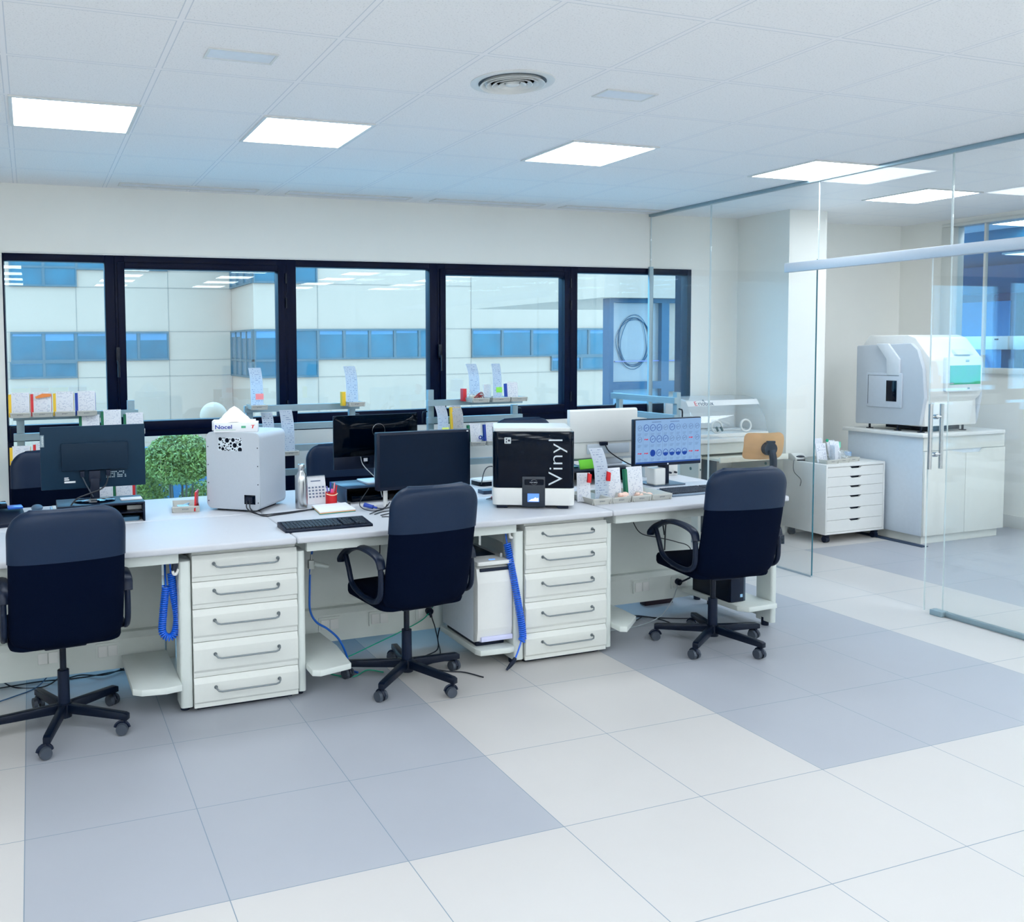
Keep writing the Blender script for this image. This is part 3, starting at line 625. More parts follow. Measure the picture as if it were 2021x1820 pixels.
b = MB(); b.box(-.028, .030, -.030, -.004, .105, .165, .004); b.box(-.022, .024, -.034, -.008, .02, .125, .004); b.build('stand_neck', BLACKP, mon)
b = MB(); b.lathe([(.105, 0), (.105, .006), (.098, .010), (.02, .014)], 36, Matrix.Diagonal((1., .62, 1., 1))); b.build('oval_foot', BLACKG, mon)
b = MB(); b.box(-.149, -.128, -.003, 0, .128, .133); b.box(-.149, -.125, -.003, 0, .118, .124); b.box(-.149, -.094, -.003, 0, .104, .113); b.build('rating_label', PLAIN, mon)
b = MB(); rnd = random.Random(3)
for row in range(4):
    for k in range(11):
        if rnd.random() < .8: b.box(.060+k*.0095, .066+k*.0095+.002*rnd.random(), -.003, 0, .122+row*.009, .127+row*.009)
b.build('certification_marks', mat('pale_marks', (150, 170, 180), .6), mon)
b = MB(); b.box(-.262, -.243, -.003, 0, .296, .358); lb = b.build('brand_tag', mat('tag_grey', (120, 140, 150), .5), mon)
text('brand_lettering', 'Lenovo', .017, mat('tag_white', (222, 230, 232), .5), lb, (-.247, -.0035, .302), (PI/2, -PI/2, 0))
for x in (-.06, .07): b = MB(); b.box(x-.011, x+.011, -.030, -.008, .135, .165, .003); b.build('plug', BLACKP, mon)
b = MB(); b.tube(spline([(-.06, -.02, .137), (-.045, -.03, .10), (-.02, -.04, .05), (-.01, -.045, .03)], 6), .0035); b.build('cable', GREYP, mon)
b = MB(); b.tube(spline([(.07, -.02, .137), (.055, -.035, .09), (.02, -.045, .065), (-.03, -.055, .05), (-.10, -.075, .025), (-.15, -.105, -.045), (-.16, -.118, -.096)], 8), .004); b.build('cable', CABLE, mon)
# desk phone stand things at the far left
p = thing('desk_telephone', 'black desk telephone with blue display at the picture edge on the bench', 'telephone', (-.15, 5.0, T), .2)
b = MB(); b.prism([(-.09, 0), (.09, 0), (.09, .07), (.06, .075), (-.09, .02)], 'x', -.10, .10, .004); b.build('body', BLACKP, p)
b = MB(); b.prism([(.02, .078), (.075, .088), (.075, .112), (.02, .10)], 'x', -.085, .02, .003); b.build('display_housing', BLACKG, p)
b = MB(); b.box(.02, .095, .015, .07, .072, .080, .002, M=Matrix.Rotation(.15, 4, 'X')); b.build('blue_display', mat('phone_display', (30, 92, 190), .2), p)
b = MB(); b.tube([(-.06, -.08, .055), (-.065, 0, .075), (-.06, .06, .10)], .016, 10, 1.3); b.build('handset', BLACKP, p)
o = MB(); o.sphere((0, 0, .014), .045, 12, (.7, 1.1, .42)); o = o.build('mouse', mat('mouse_grey', (70, 96, 120), .4)); o.location = (.01, 5.35, T+.004); tag(o, 'grey computer mouse on the far side of the bench behind the nearest chair', 'mouse')
k_ = thing('keyboard', 'pale keyboard lying on the far bench side behind the black riser', 'keyboard', (.22, 5.32, T), .05)
b = MB(); b.box(-.14, .20, -.06, .06, 0, .018, .003); b.build('case', mat('pale_keyboard', (150, 190, 220), .5), k_)
b = MB()
for r in range(4):
    for c in range(14): b.box(-.13+c*.0225, -.111+c*.0225, -.052+r*.026, -.030+r*.026, .0175, .022)
b.build('keys', WHITE, k_)

# glossy black monitor on the second riser
r2 = thing('monitor_riser', 'black desk riser under the glossy black monitor, crowded with cables', 'riser', (1.66, 4.86, T), .06)
b = MB(); b.box(0, .44, 0, .25, .088, .098, .002); b.build('top_board', mat('riser_slate', (34, 62, 92), .35), r2)
for x in (0, .43): b = MB(); b.box(x, x+.01, 0, .25, 0, .088, .001); b.build('side_board', mat('riser_slate', (34, 62, 92), .35), r2)
b = MB(); b.box(.01, .43, .24, .25, 0, .088); b.build('back_board', BLACKM, r2)
b = MB(); b.box(.06, .30, .05, .20, 0, .035, .004); b.build('dock_box', BLACKG, r2)
gm = thing('monitor', 'black monitor with a mirror-glossy back reflecting the lights, on the middle riser', 'monitor', (1.93, 5.0, T+.1), .03)
b = MB(); b.box(-.272, .272, .062, .076, .145, .392, .003); b.box(-.271, .271, .064, .076, .072, .147, .002); b.build('screen_shell', BLACKP, gm)
bm = bmesh.new(); V = []        # bulged glossy back cover
for j in range(15):
    row = []
    for i in range(25):
        u, v = -1+2*i/24, -1+2*j/14
        row.append(bm.verts.new((u*.271, .062-.034*(1-u**4)*(1-v**4), .27+v*.122)))
    V.append(row)
for j in range(14):
    for i in range(24): bm.faces.new((V[j][i], V[j][i+1], V[j+1][i+1], V[j+1][i]))
bmesh.ops.solidify(bm, geom=bm.faces[:], thickness=.003)
m_ = MB(); m_.bm.free(); m_.bm = bm; gl_ = m_.build('glossy_cover', BLACKG, gm)
b = MB(); b.tube([(.04*math.cos(q), .0245, .30+.04*math.sin(q)) for q in [2*PI*i/40 for i in range(40)]], .0016, 6, closed=True); b.build('emblem_ring', STEEL, gl_)
b = MB(); b.prism([(-.025, .002), (.045, .002), (.035, .20), (-.020, .20)], 'y', .03, .045, .002); nk = b.build('stand_neck', SILVER, gm)
b = MB(); b.cyl((.01, .0285, .10), (.01, .0298, .10), .022, n=24); b.build('cable_hole', BLACKG, nk)
b = MB(); b.vbox(-.12, .14, -.09, .10, -.0005, .008, .02, 4); b.build('foot_plate', SILVER, gm)
b = MB(); b.box(-.095, -.045, .058, .066, .10, .14, .002); pb = b.build('input_panel', BLACKG, gm); b = MB(); b.box(-.085, -.06, .0565, .058, .115, .135); b.build('sticker', PLAIN, pb)
b = MB(); b.tube(spline([(-.105, .055, .145), (-.10, .03, .10), (-.07, -.03, .05), (-.05, -.11, .012), (-.055, -.135, -.04), (-.05, -.14, -.07)], 7), .0028); b.build('cable', GREYC, gm)

# black monitor facing us, screen off
m2 = thing('monitor', 'black switched-off monitor facing us behind the middle chair', 'monitor', (2.065, 4.66, T))
b = MB(); b.box(-.287, .287, 0, .045, .098, .422, .006); b.build('bezel', BLACKP, m2); b = MB(); b.box(-.270, .268, -.002, .001, .118, .408); b.build('screen', SCREEN, m2)
b = MB(); b.box(.262, .272, -.003, 0, .409, .415); b.build('energy_sticker', PLAIN, m2)
b = MB(); b.box(-.05, .05, .045, .075, .02, .30, .004); b.build('stand_neck', BLACKP, m2); b = MB(); b.vbox(-.12, .12, -.04, .14, 0, .016, .03, 4); b.build('foot', BLACKP, m2)
o = MB(); o.cyl((0, 0, 0), (0, 0, .118), .0125, n=18); o.cyl((0, 0, .118), (0, 0, .122), .011, n=18); o = o.build('white_tube', WHITE); o.location = (1.855, 4.735, T); tag(o, 'slim white upright tube beside the foot of the switched-off monitor', 'tube')

# white all-in-one seen from the back
r3 = thing('monitor_riser', 'black desk riser under the white all-in-one computer', 'riser', (3.20, 4.92, T))
b = MB(); b.box(0, .46, 0, .24, .088, .098, .002); b.build('top_board', BLACKP, r3)
for x in (0, .45): b = MB(); b.box(x, x+.01, 0, .24, 0, .088); b.build('side_board', BLACKP, r3)
b = MB(); b.box(.01, .45, .23, .24, 0, .088); b.build('back_board', BLACKM, r3)
wa = thing('all_in_one_computer', 'white all-in-one computer with its back to us between the black-fronted scanner and the lit screen', 'computer', (3.535, 5.06, T+.098))
b = MB(); b.prism([(.035, .375), (.010, .375), (.0, .365), (-.002, .16), (.035, .16)], 'x', -.262, .262, .003); b.build('rear_cover', WHITE, wa)
b = MB(); b.prism([(.035, .16), (.012, .16), (.004, .055), (.035, .035)], 'x', -.262, .262, .003); lo = b.build('lower_cover', WHITE, wa)
b = MB(); b.box(-.13, .20, .0, .006, .080, .145, .003); b.build('port_recess', mat('port_grey', (196, 206, 216), .5), lo)
b = MB(); b.box(-.035, .02, -.016, .006, .135, .158, .003); b.build('plug', BLACKP, lo)
b = MB(); b.tube(spline([(0, -.012, .140), (.015, -.03, .10), (.06, -.055, .06), (.12, -.075, .022), (.16, -.085, .004)], 7), .004); b.build('cable', CABLE, wa)
b = MB(); b.box(-.02, .16, .02, .034, .006, .06, .003); b.vbox(-.06, .20, -.05, .12, .0, .007, .02, 4); b.build('stand', SILVER, wa)
b = MB(); b.vbox(.235, .262, .012, .03, .0, .045, .004, 3); b.build('speaker_foot', BLACKP, wa)
o = MB(); o.box(0, .11, 0, .008, 0, .062, .002); o = o.build('lime_folder', LIME, rot=(-.25, 0, .1)); o.location = (3.285, 4.955, T+.099); tag(o, 'bright green folder leaning under the white all-in-one computer', 'folder')
o = MB(); o.prism([(-.07, -.05), (.05, -.05), (.06, .05), (-.06, .05)], 'z', 0, .008, .002); o = o.build('green_case', mat('dark_green_case', (10, 84, 80), .3)); o.location = (3.27, 4.99, T+.0981); o.location.y = 5.08; tag(o, 'flat dark green case on the riser beside the bright green folder', 'case')

# monitor facing us with the lit dental scan screen
hp = thing('monitor', 'black monitor with a lit pale blue screen of dental scan circles', 'monitor', (3.775, 4.72, T))
b = MB(); b.box(-.258, .258, 0, .030, .128, .428, .005); b.build('bezel', BLACKP, hp)
S0, S1, Z0, Z1 = -.247, .252, .148, .422
SCR = emit('screen_pale_blue', (150, 190, 236), .55); scn = MB(); scn.box(S0, S1, -.003, .001, Z0, Z1); scn = scn.build('screen', SCR, hp)
inkb = emit('screen_blue_ink', (24, 80, 190), .4); inkg = emit('screen_grey_ink', (110, 140, 196), .4); inkr = emit('screen_red_ink', (232, 50, 90), .5)
b = MB(); b.box(S0, S1, -.0038, -.003, Z0, Z0+.010); b.build('task_bar', emit('screen_bar', (40, 84, 160), .6), scn)
rb_, rg, rr_, rt2 = MB(), MB(), MB(), MB(); dx = (S1-S0)/10.2
style = ['rbbbgbgggg', 'grbbbggggr', 'rrBbBBBBrr']
style = ['gbbbgbgggg', 'grbbbgggrg', 'rrDbHHHHrr']
for j, zc in enumerate((.372, .300, .212)):
    for i, s_ in enumerate(style[j]):
        xc = S0+dx*(i+.62); R_ = .0185 if s_ in 'bDH' else .015
        if s_ in 'bDHg':
            tgt = rg if s_ == 'g' else rb_
            tgt.tube([(xc+R_*math.cos(q), -.0036, zc+R_*1.1*math.sin(q)) for q in [2*PI*k/22 for k in range(22)]], .0011 if s_ == 'g' else .0016, 5, closed=True)
            for q in range(3): tgt.box(xc-.008+q*.006, xc-.005+q*.006, -.0040, -.0034, zc-.006+.003*q, zc+.002+.002*q)
        if s_ == 'D': rb_.cyl((xc, -.0042, zc), (xc, -.0034, zc), R_, n=22)
        if s_ == 'H': rb_.prism([(xc+R_*math.cos(q), zc+R_*1.1*math.sin(q)) for q in [PI+PI*k/12 for k in range(13)]], 'y', -.0042, -.0034)
        if s_ == 'r':
            rr_.prism([(xc-.016, zc-.004), (xc-.006, zc-.001), (xc+.004, zc-.005), (xc+.014, zc-.001), (xc+.012, zc+.004), (xc-.002, zc+.002), (xc-.014, zc+.004)], 'y', -.0042, -.0034)
        for q in range(3): rt2.box(xc-.016, xc+.012-.004*q, -.0038, -.0034, zc-.036-.006*q, zc-.0345-.006*q)
rt2.box(S0+.12, S0+.19, -.0038, -.0034, .405, .409); rt2.box(S0+.26, S0+.33, -.0038, -.0034, .405, .409)
for k in range(1, 10): rt2.box(S0+dx*(k+.12), S0+dx*(k+.12)+.0006, -.0037, -.0034, Z0+.014, .392)
rb_.build('scan_circles', inkb, scn); rg.build('faint_circles', inkg, scn); rr_.build('red_marks', inkr, scn); rt2.build('caption_lines', inkg, scn)
b = MB(); b.cyl((0, -.001, .138), (0, .0, .138), .005, n=18); b.build('maker_badge', PLAIN, hp)
b = MB(); b.box(-.035, .035, .03, .055, .008, .30, .003); b.build('stand_neck', BLACKP, hp); b = MB(); b.vbox(-.12, .12, -.03, .17, 0, .009, .012, 3); b.build('foot_plate', mat('foot_grey', (92, 108, 124), .4, .5), hp)
o = MB(); o.vbox(-.042, .042, -.045, .045, 0, .105, .012, 4, 'z', .004); o = o.build('speaker_cube', WHITE); o.location = (3.705, 4.745, T+.0091); tag(o, 'small white cube box standing on the foot of the lit dental monitor', 'box')
o = thing('network_box', 'flat white box with plugged leads behind the lit dental monitor', 'network box', (3.86, 5.06, T))
b = MB(); b.box(0, .27, 0, .14, 0, .10, .004); b.build('case', WHITE, o)
for x in (.10, .20, .245): b = MB(); b.cyl((x, -.018, .022), (x, 0, .022), .007, n=12); b.build('plug', BLACKP, o)

# keyboards
def keyboard(name, lab, loc, rz, w_, d_, cm, km):
    t = thing(name, lab, 'keyboard', loc, rz); b = MB(); b.prism([(0, 0), (d_, 0), (d_, .024), (d_-.006, .027), (.004, .013), (0, .010)], 'x', 0, w_, .002); b.build('case', cm, t)
    b = MB(); s_ = (.027-.013)/(d_-.01)
    def rowkeys(x0, n, r, p=.0188, kw=.0165):
        y = .014+r*.0205
        for c in range(n):
            if x0+c*p+kw > w_-.008: break
            z = .0125+s_*y; b.box(x0+c*p, x0+c*p+kw, y, y+.0165, z, z+.009, .0015, 1)
    for r in range(6):
        rowkeys(.010, 15, r); rowkeys(.010+15*.0188+.012, 3, r); rowkeys(.010+18*.0188+.024, 4, r)
    b.build('keys', km, t); return t
keyboard('keyboard', 'black full-size keyboard on the bench front edge left of the middle chair', (1.135, 4.225, T), -.005, .452, .165, BLACKP, mat('key_black', (30, 40, 54), .45))
keyboard('keyboard', 'dark keyboard with silver rim in front of the lit dental monitor', (3.51, 4.34, T), .02, .43, .15, mat('keyboard_silver', (120, 136, 154), .4, .4), mat('key_dark', (40, 50, 64), .45))

# ---------------------------------------------------------------- equipment on the bench
# silver scanner box with bubble-pattern vent
sb = thing('scanner_box', 'silver rounded metal box with bubble-hole vent standing cornerwise on the bench', 'scanner', (1.125, 5.02, T), math.radians(-40))
b = MB(); b.vbox(-.165, .165, -.155, .165, .012, .437, .034, 6, 'y'); b.build('body', SILVER, sb)
b = MB(); b.vbox(-.163, .163, -.160, -.155, .014, .435, .033, 6, 'y'); fp = b.build('rear_plate', SILVER, sb)
rnd = random.Random(5); b = MB(); b.box(-.088, .058, -.1606, -.160, .335, .408); b.build('vent_backing', mat('vent_white', (214, 224, 232), .5), fp)
holes = []; b = MB()
for _ in range(900):
    r_ = rnd.choice((.013, .011, .009, .007, .0055, .004, .003)); x = rnd.uniform(-.088+r_*.6, .058-r_*.6); z = rnd.uniform(.335+r_*.6, .408-r_*.6)
    if all((x-a)**2+(z-c)**2 > (r_+q+.0018)**2 for a, c, q in holes) and len(holes) < 40: holes.append((x, z, r_))
for x, z, r_ in holes:
    b.prism([(min(.058, max(-.088, x+r_*math.cos(q))), min(.408, max(.335, z+r_*math.sin(q)))) for q in [2*PI*k/18 for k in range(18)]], 'y', -.1612, -.1602)
b.build('vent_hole', BLACKG, fp)
b = MB()
for z in (.055, .155, .255, .355):
    for x in (-.152, .152): b.cyl((x, -.1615, z), (x, -.160, z), .0032, n=10)
b.build('screw', BLACKP, fp)
b = MB(); b.box(.068, .135, -.162, -.158, .045, .096, .002); ip = b.build('power_inlet', BLACKG, sb); b = MB(); b.box(.080, .124, -.180, -.162, .055, .086, .006); b.build('plug', BLACKP, ip)
for k, (bx, p0) in enumerate((((.09), (.092, -.18, .066)), ((.11), (.112, -.18, .072)))):
    b = MB(); b.tube(spline([p0, (.115+.02*k, -.215, .03), (.19+.03*k, -.215-.03*k, .004), (.28, -.14-.05*k, .004), (.36, -.03-.03*k, .004), (.45, .08, .004+.008*k), (.55, .20, .004+.008*k)], 8), .0036); b.build('power_cord', CABLE, ip)
b = MB(); b.box(-.12, .12, -.12, .13, 0, .012); b.build('foot', BLACKP, sb)
def tissue_box(lab, loc, rz, pull):
    t = thing('tissue_box', lab, 'tissue box', loc, rz, 'tissue boxes on the silver box')
    b = MB(); b.box(-.12, .12, -.06, .06, 0, .052, .0015); b.build('carton', PLAIN, t)
    text('brand_lettering', 'Nocel', .031, BLUE, t, (-.114, -.0612, .019), (PI/2, 0, 0), sx=1.25, thin=.0005)
    b = MB(); b.box(-.11, .0, -.0605, -.0600, .012, .0135); b.box(.03, .055, -.0605, -.06, .022, .034); b.build('small_print', mat('print_green', (80, 170, 130), .6), t)
    b = MB(); b.prism([(.088, .02), (.094, .02), (.098, .036), (.104, .036), (.104, .039), (.084, .039), (.084, .036), (.092, .036)], 'y', -.0605, -.06); b.build('red_logo', RED, t)
    if pull:
        bm = bmesh.new(); n = 18; rings = []
        for j in range(7):
            q = j/6; rr = .092*(1-q)**.75; z = .052+.088*q
            rings.append([bm.verts.new((-.01+rr*math.cos(2*PI*k/n)*(1+.10*math.sin(3*k+j)), rr*.62*math.sin(2*PI*k/n)*(1+.12*math.cos(2*k+j)), z+.004*math.sin(5*k)*(1-q))) for k in range(n)])
        for a, c in zip(rings, rings[1:]):
            for k in range(n): bm.faces.new((a[k], a[(k+1) % n], c[(k+1) % n], c[k]))
        m = MB(); m.bm.free(); m.bm = bm; m.build('tissue', TISSUE, t)
    return t
tissue_box('front white tissue box with blue lettering and a tissue pulled up, on the silver box', (1.06, 4.96, T+.437), math.radians(-16), True)
tissue_box('rear white tissue box half hidden behind the one with the pulled tissue', (1.075, 5.088, T+.437), math.radians(-16), False)
# tray with red folder
def case_tray(lab, loc, rz=0., w_=.13, d_=.24, tilt=0., group='case trays on the bench', h=.034):
    t = thing('case_tray', lab, 'tray', loc, rz, group); t.rotation_euler.x = tilt; f = .010
    b = MB(); b.box(-w_/2+f, w_/2-f, -d_/2+f, d_/2-f, 0, .004)
    for s_ in (-1, 1):
        b.prism([(s_*(w_/2-f), 0), (s_*(w_/2-f-.004), .004), (s_*(w_/2-.004), h), (s_*w_/2, h)], 'y', -d_/2, d_/2)
        b.prism([(s_*(d_/2-f), 0), (s_*(d_/2-f-.004), .004), (s_*(d_/2-.004), h), (s_*d_/2, h)], 'x', -w_/2, w_/2)
    b.build('pan', TRAY, t)
    b = MB(); b.box(-w_/2+.004, w_/2-.004, -d_/2-.0022, -d_/2+.002, h-.008, h+.001, .001); b.build('rim_lip', TRAY, t)
    b = MB()
    for k in range(4): b.box(-.020+k*.009, -.014+k*.009, -d_/2-.0035, -d_/2-.0021, h-.018+.001*(k % 2), h-.013)
    b.build('handwritten_number', mat('number_ink', (126, 130, 136), .7), t)
    return t
case_tray('beige case tray with a red folder, beside the silver scanner box', (.79, 5.08, T), math.radians(-8), .15, .22)
o = MB(); o.box(-.004, .004, -.055, .055, 0, .105, .001); o = o.build('red_folder', RED, rot=(0, .05, -.3)); o.location = (.838, 5.02, T+.0045); tag(o, 'red folder standing in the beige tray beside the silver box', 'folder')
o = MB(); o.vbox(-.03, .03, -.04, .04, 0, .018, .01); o.cyl((-.03, 0, .012), (.04, .05, .02), .005); o = o.build('sachet', mat('pale_blue_sachet', (160, 205, 230), .4)); o.location = (.775, 5.07, T+.0045); tag(o, 'pale blue sachet lying in the tray with the red folder', 'sachet')
# bottle, calendar, pen pot, notebook
bt = thing('water_bottle', 'brushed steel water bottle on the bench right of the silver box', 'bottle', (1.40, 4.86, T))
b = MB(); b.lathe([(.030, 0), (.0345, .004), (.035, .02), (.035, .145), (.033, .165), (.026, .190), (.018, .205), (.016, .212), (.016, .216)], 36); b.build('body', STEEL, bt)
b = MB(); b.lathe([(.0185, .213), (.0195, .216), (.0195, .240), (.018, .246), (.012, .248)], 28); b.build('cap', STEEL, bt)
cl = thing('desk_calendar', 'white ring-bound desk calendar between the steel bottle and the red pen pot', 'calendar', (1.52, 4.99, T), .08)
Mt = Matrix.Rotation(-.24, 4, 'X'); b = MB(); b.box(-.06, .06, -.002, 0, 0, .158, M=Matrix.Translation((0, -.036, 0)) @ Mt); b.build('front_leaf', PLAIN, cl)
b = MB(); b.box(-.06, .06, 0, .002, 0, .158, M=Matrix.Translation((0, .036, 0)) @ Matrix.Rotation(.24, 4, 'X')); b.build('back_leaf', PLAIN, cl)
b = MB()
for r in range(4):
    for c in range(5): b.box(-.048+c*.021, -.036+c*.021, -.0032, -.0019, .036+r*.018, .045+r*.018, M=Matrix.Translation((0, -.036, 0)) @ Mt)
b.box(-.03, .03, -.0032, -.0019, .128, .134, M=Matrix.Translation((0, -.036, 0)) @ Mt); b.build('date_marks', mat('date_ink', (110, 124, 150), .7), cl)
b = MB()
for k in range(14): b.tube([(-.055+k*.0085, .005*math.cos(q), .153+.006*math.sin(q)) for q in [2*PI*i/8 for i in range(8)]], .0009, 5, closed=True)
b.build('ring_binding', STEEL, cl)
pp = thing('pen_pot', 'red pen pot with a pale bead string round its rim', 'pen pot', (1.585, 4.89, T))
b = MB(); b.lathe([(.031, 0), (.033, .003), (.033, .072), (.0335, .074), (.031, .074), (.030, .004), (.0, .004)], 28); b.build('cup', RED, pp)
b = MB()
for k in range(14): a = -2.7+k*.17; b.sphere((.035*math.cos(a), .035*math.sin(a), .066-.006*math.sin(k*.24)), .0032, 6)
b.build('bead_string', mat('bead_cream', (246, 224, 190), .4), pp)
for k, (x, y, ax, ay, ln, m, lab) in enumerate(((-.018, .004, -.14, 0, .105, mat('pen_violet', (130, 120, 190), .4), 'violet pen in the red pen pot, leaning outward'), (-.004, .012, .03, .05, .125, BLUE, 'blue pen standing upright in the red pen pot'), (.012, .006, .14, .05, .122, PINK, 'pink pen in the red pen pot'), (.020, -.004, .2, 0, .108, RED, 'red pen in the red pen pot, leaning toward the monitors'), (.0, -.010, .02, -.05, .088, mat('hot_pink', (246, 90, 150), .4), 'thick pink marker in the red pen pot'))):
    d = Vector((ax, ay, 1)).normalized(); t = thing('pen', lab, 'pen', (1.585+x*.6, 4.89+y*.6, T+.0045), 0, 'pens in the red pot'); r_ = .0085 if k == 4 else .0042
    b = MB(); b.cyl((0, 0, 0), d*ln*.8, r_, n=12); b.build('barrel', m, t); b = MB(); b.cyl(d*ln*.8, d*ln, r_*1.1, r_*.8, 12); b.build('cap', m, t)
nb = thing('notebook', 'white-topped notepad with orange and green edges in front of the red pen pot', 'notebook', (1.545, 4.72, T), .02)
for z0, z1, m, nm in ((0, .005, mat('teal_cover', (40, 150, 140), .5), 'back_cover'), (.005, .010, mat('orange_pages', (240, 170, 110), .7), 'orange_pages'), (.010, .016, PLAIN, 'white_pages')):
    b = MB(); b.prism([(-.115, -.10), (.095, -.085), (.115, .13), (-.09, .12)], 'z', z0, z1, .0008); b.build(nm, m, nb)
# black-fronted scanner
vs = thing('dental_scanner', 'black-fronted white scanner with vertical lettering and a small lit display', 'scanner', (2.567, 4.325, T), math.atan2(-.205, .395))
Wv, Dv = .222, .36
b = MB(); b.vbox(-Wv, Wv, 0, Dv, .020, .115, .032, 6, 'z', .004); b.build('base', WHITE, vs)
b = MB(); b.vbox(-Wv+.002, Wv-.002, .003, Dv-.02, .1155, .425, .030, 6, 'z', .003); b.build('glossy_cover', BLACKG, vs)
b = MB(); b.vbox(-Wv+.006, Wv-.018, .035, Dv, .30, .443, .030, 6, 'z', .004); b.build('top_cap', WHITE, vs)
b = MB(); b.box(-.062, .062, -.004, .002, .012, .180, .003); pn = b.build('centre_panel', mat('panel_charcoal', (30, 40, 54), .35), vs)
b = MB(); b.vbox(-.050, .055, -.0055, -.003, .133, .165, .006, 3, 'y'); b.build('name_plate', BLACKG, pn)
text('plate_lettering', 'smart optics', .0085, mat('plate_silver', (190, 200, 210), .4), pn, (-.022, -.0060, .146), (PI/2, 0, 0))
b = MB(); b.tube([(.002+.017*math.cos(q), -.0058, .149+.014*math.sin(q)) for q in [PI*.15+PI*.7*k/10 for k in range(11)]], .0006, 5); b.tube([(.002+.017*math.cos(q), -.0058, .149+.014*math.sin(q)) for q in [PI*1.15+PI*.7*k/10 for k in range(11)]], .0006, 5); b.build('plate_arc', STEEL, pn)
b = MB(); b.box(-.033, .030, -.0056, -.0035, .040, .086, .001); ds = b.build('display', emit('display_blue', (100, 150, 245), 1.1), pn)
b = MB(); b.prism([(-.028, .044), (.026, .044), (.026, .064), (.016, .060), (.010, .066), (.0, .058), (-.012, .056), (-.026, .046)], 'y', -.0062, -.0056); b.build('display_image', emit('display_white', (240, 246, 255), 1.1), ds)
text('vertical_lettering', 'Vinyl', .112, mat('lettering_silver', (205, 214, 222), .3), vs, (.156, .0016, .128), (PI/2, -PI/2, 0), sx=1.2, thin=-.0016)
b = MB(); b.vbox(-.158, -.122, .0010, .0028, .360, .394, .004, 3, 'y'); st = b.build('badge', mat('badge_grey', (190, 198, 202), .4), vs)
b = MB(); b.prism([(-.152, .388), (-.142, .388), (-.147, .378)], 'y', .0004, .0012); b.prism([(-.152, .366), (-.142, .366), (-.147, .376)], 'y', .0004, .0012); b.cyl((-.133, .0004, .377), (-.133, .0012, .377), .006, n=16); b.build('badge_mark', BLACKP, st)
for x in (-.17, .16): b = MB(); b.box(x-.03, x+.03, .02, .30, 0, .022, .004); b.build('foot', BLACKP, vs)
# small things left of it
rt3 = thing('router', 'white-topped black network router with lead, between monitor and black-fronted scanner', 'router', (2.80, 5.22, T), .1)
b = MB(); b.vbox(-.14, .12, -.07, .07, 0, .028, .03); b.build('base', BLACKG, rt3); b = MB(); b.vbox(-.14, .12, -.07, .07, .028, .038, .03); b.build('top_cover', WHITE, rt3)
b = MB(); b.tube(spline([(-.16, -.10, .02), (-.10, -.05, .10), (-.02, .0, .115), (.05, .0, .09), (.07, -.02, .045)], 7), .0035); b.build('lead', CABLE, rt3)
o = MB(); o.vbox(-.06, .08, -.04, .04, 0, .022, .006); o = o.build('hub_box', mat('hub_slate', (46, 66, 92), .4)); o.location = (2.60, 4.90, T); tag(o, 'flat dark blue-grey box left of the black-fronted scanner', 'box')
o = thing('red_pliers', 'red-handled tool lying left of the black-fronted scanner', 'tool', (2.535, 4.70, T), .3); b = MB(); b.tube(spline([(-.03, 0, .008), (.02, .01, .010), (.09, .0, .009)], 6), .010, 8, 1.); b.build('handle', RED, o); b = MB(); b.tube([(-.075, .002, .006), (-.03, 0, .008)], [.003, .006]); b.build('jaw', STEEL, o)
# cables by the switched-off monitor
vg = thing('video_lead', 'tangle of black leads with a blue plug at the foot of the switched-off monitor', 'cable', (1.80, 4.62, T))
b = MB(); b.tube([(-.085, .08, .022), (-.045, .045, .012)], [.012, .010], 10, 1.3); b.tube([(-.045, .045, .012), (-.028, .03, .009)], .006); b.build('blue_plug', BLUE, vg)
for pts in ([(-.03, .03, .008), (.0, .01, .006), (.05, .02, .012), (.07, .07, .02)], [(.06, .06, .03), (.02, .02, .012), (-.06, -.03, .005), (-.11, .02, .01), (-.10, .11, .03), (-.02, .18, .095)],
            [(-.10, -.12, .004), (-.02, -.06, .004), (.08, -.05, .004), (.16, -.02, .004)], [(-.08, -.16, .004), (.0, -.12, .004), (.06, -.14, .005), (.16, -.10, .004)], [(-.09, -.20, .004), (.0, -.22, .004), (.12, -.19, .004)], [(-.12, -.10, .004), (-.06, -.05, .006), (.0, .0, .006), (.04, .05, .02)]):
    b = MB(); b.tube(spline(pts, 6), .0026, 6); b.build('lead', CABLE, vg)

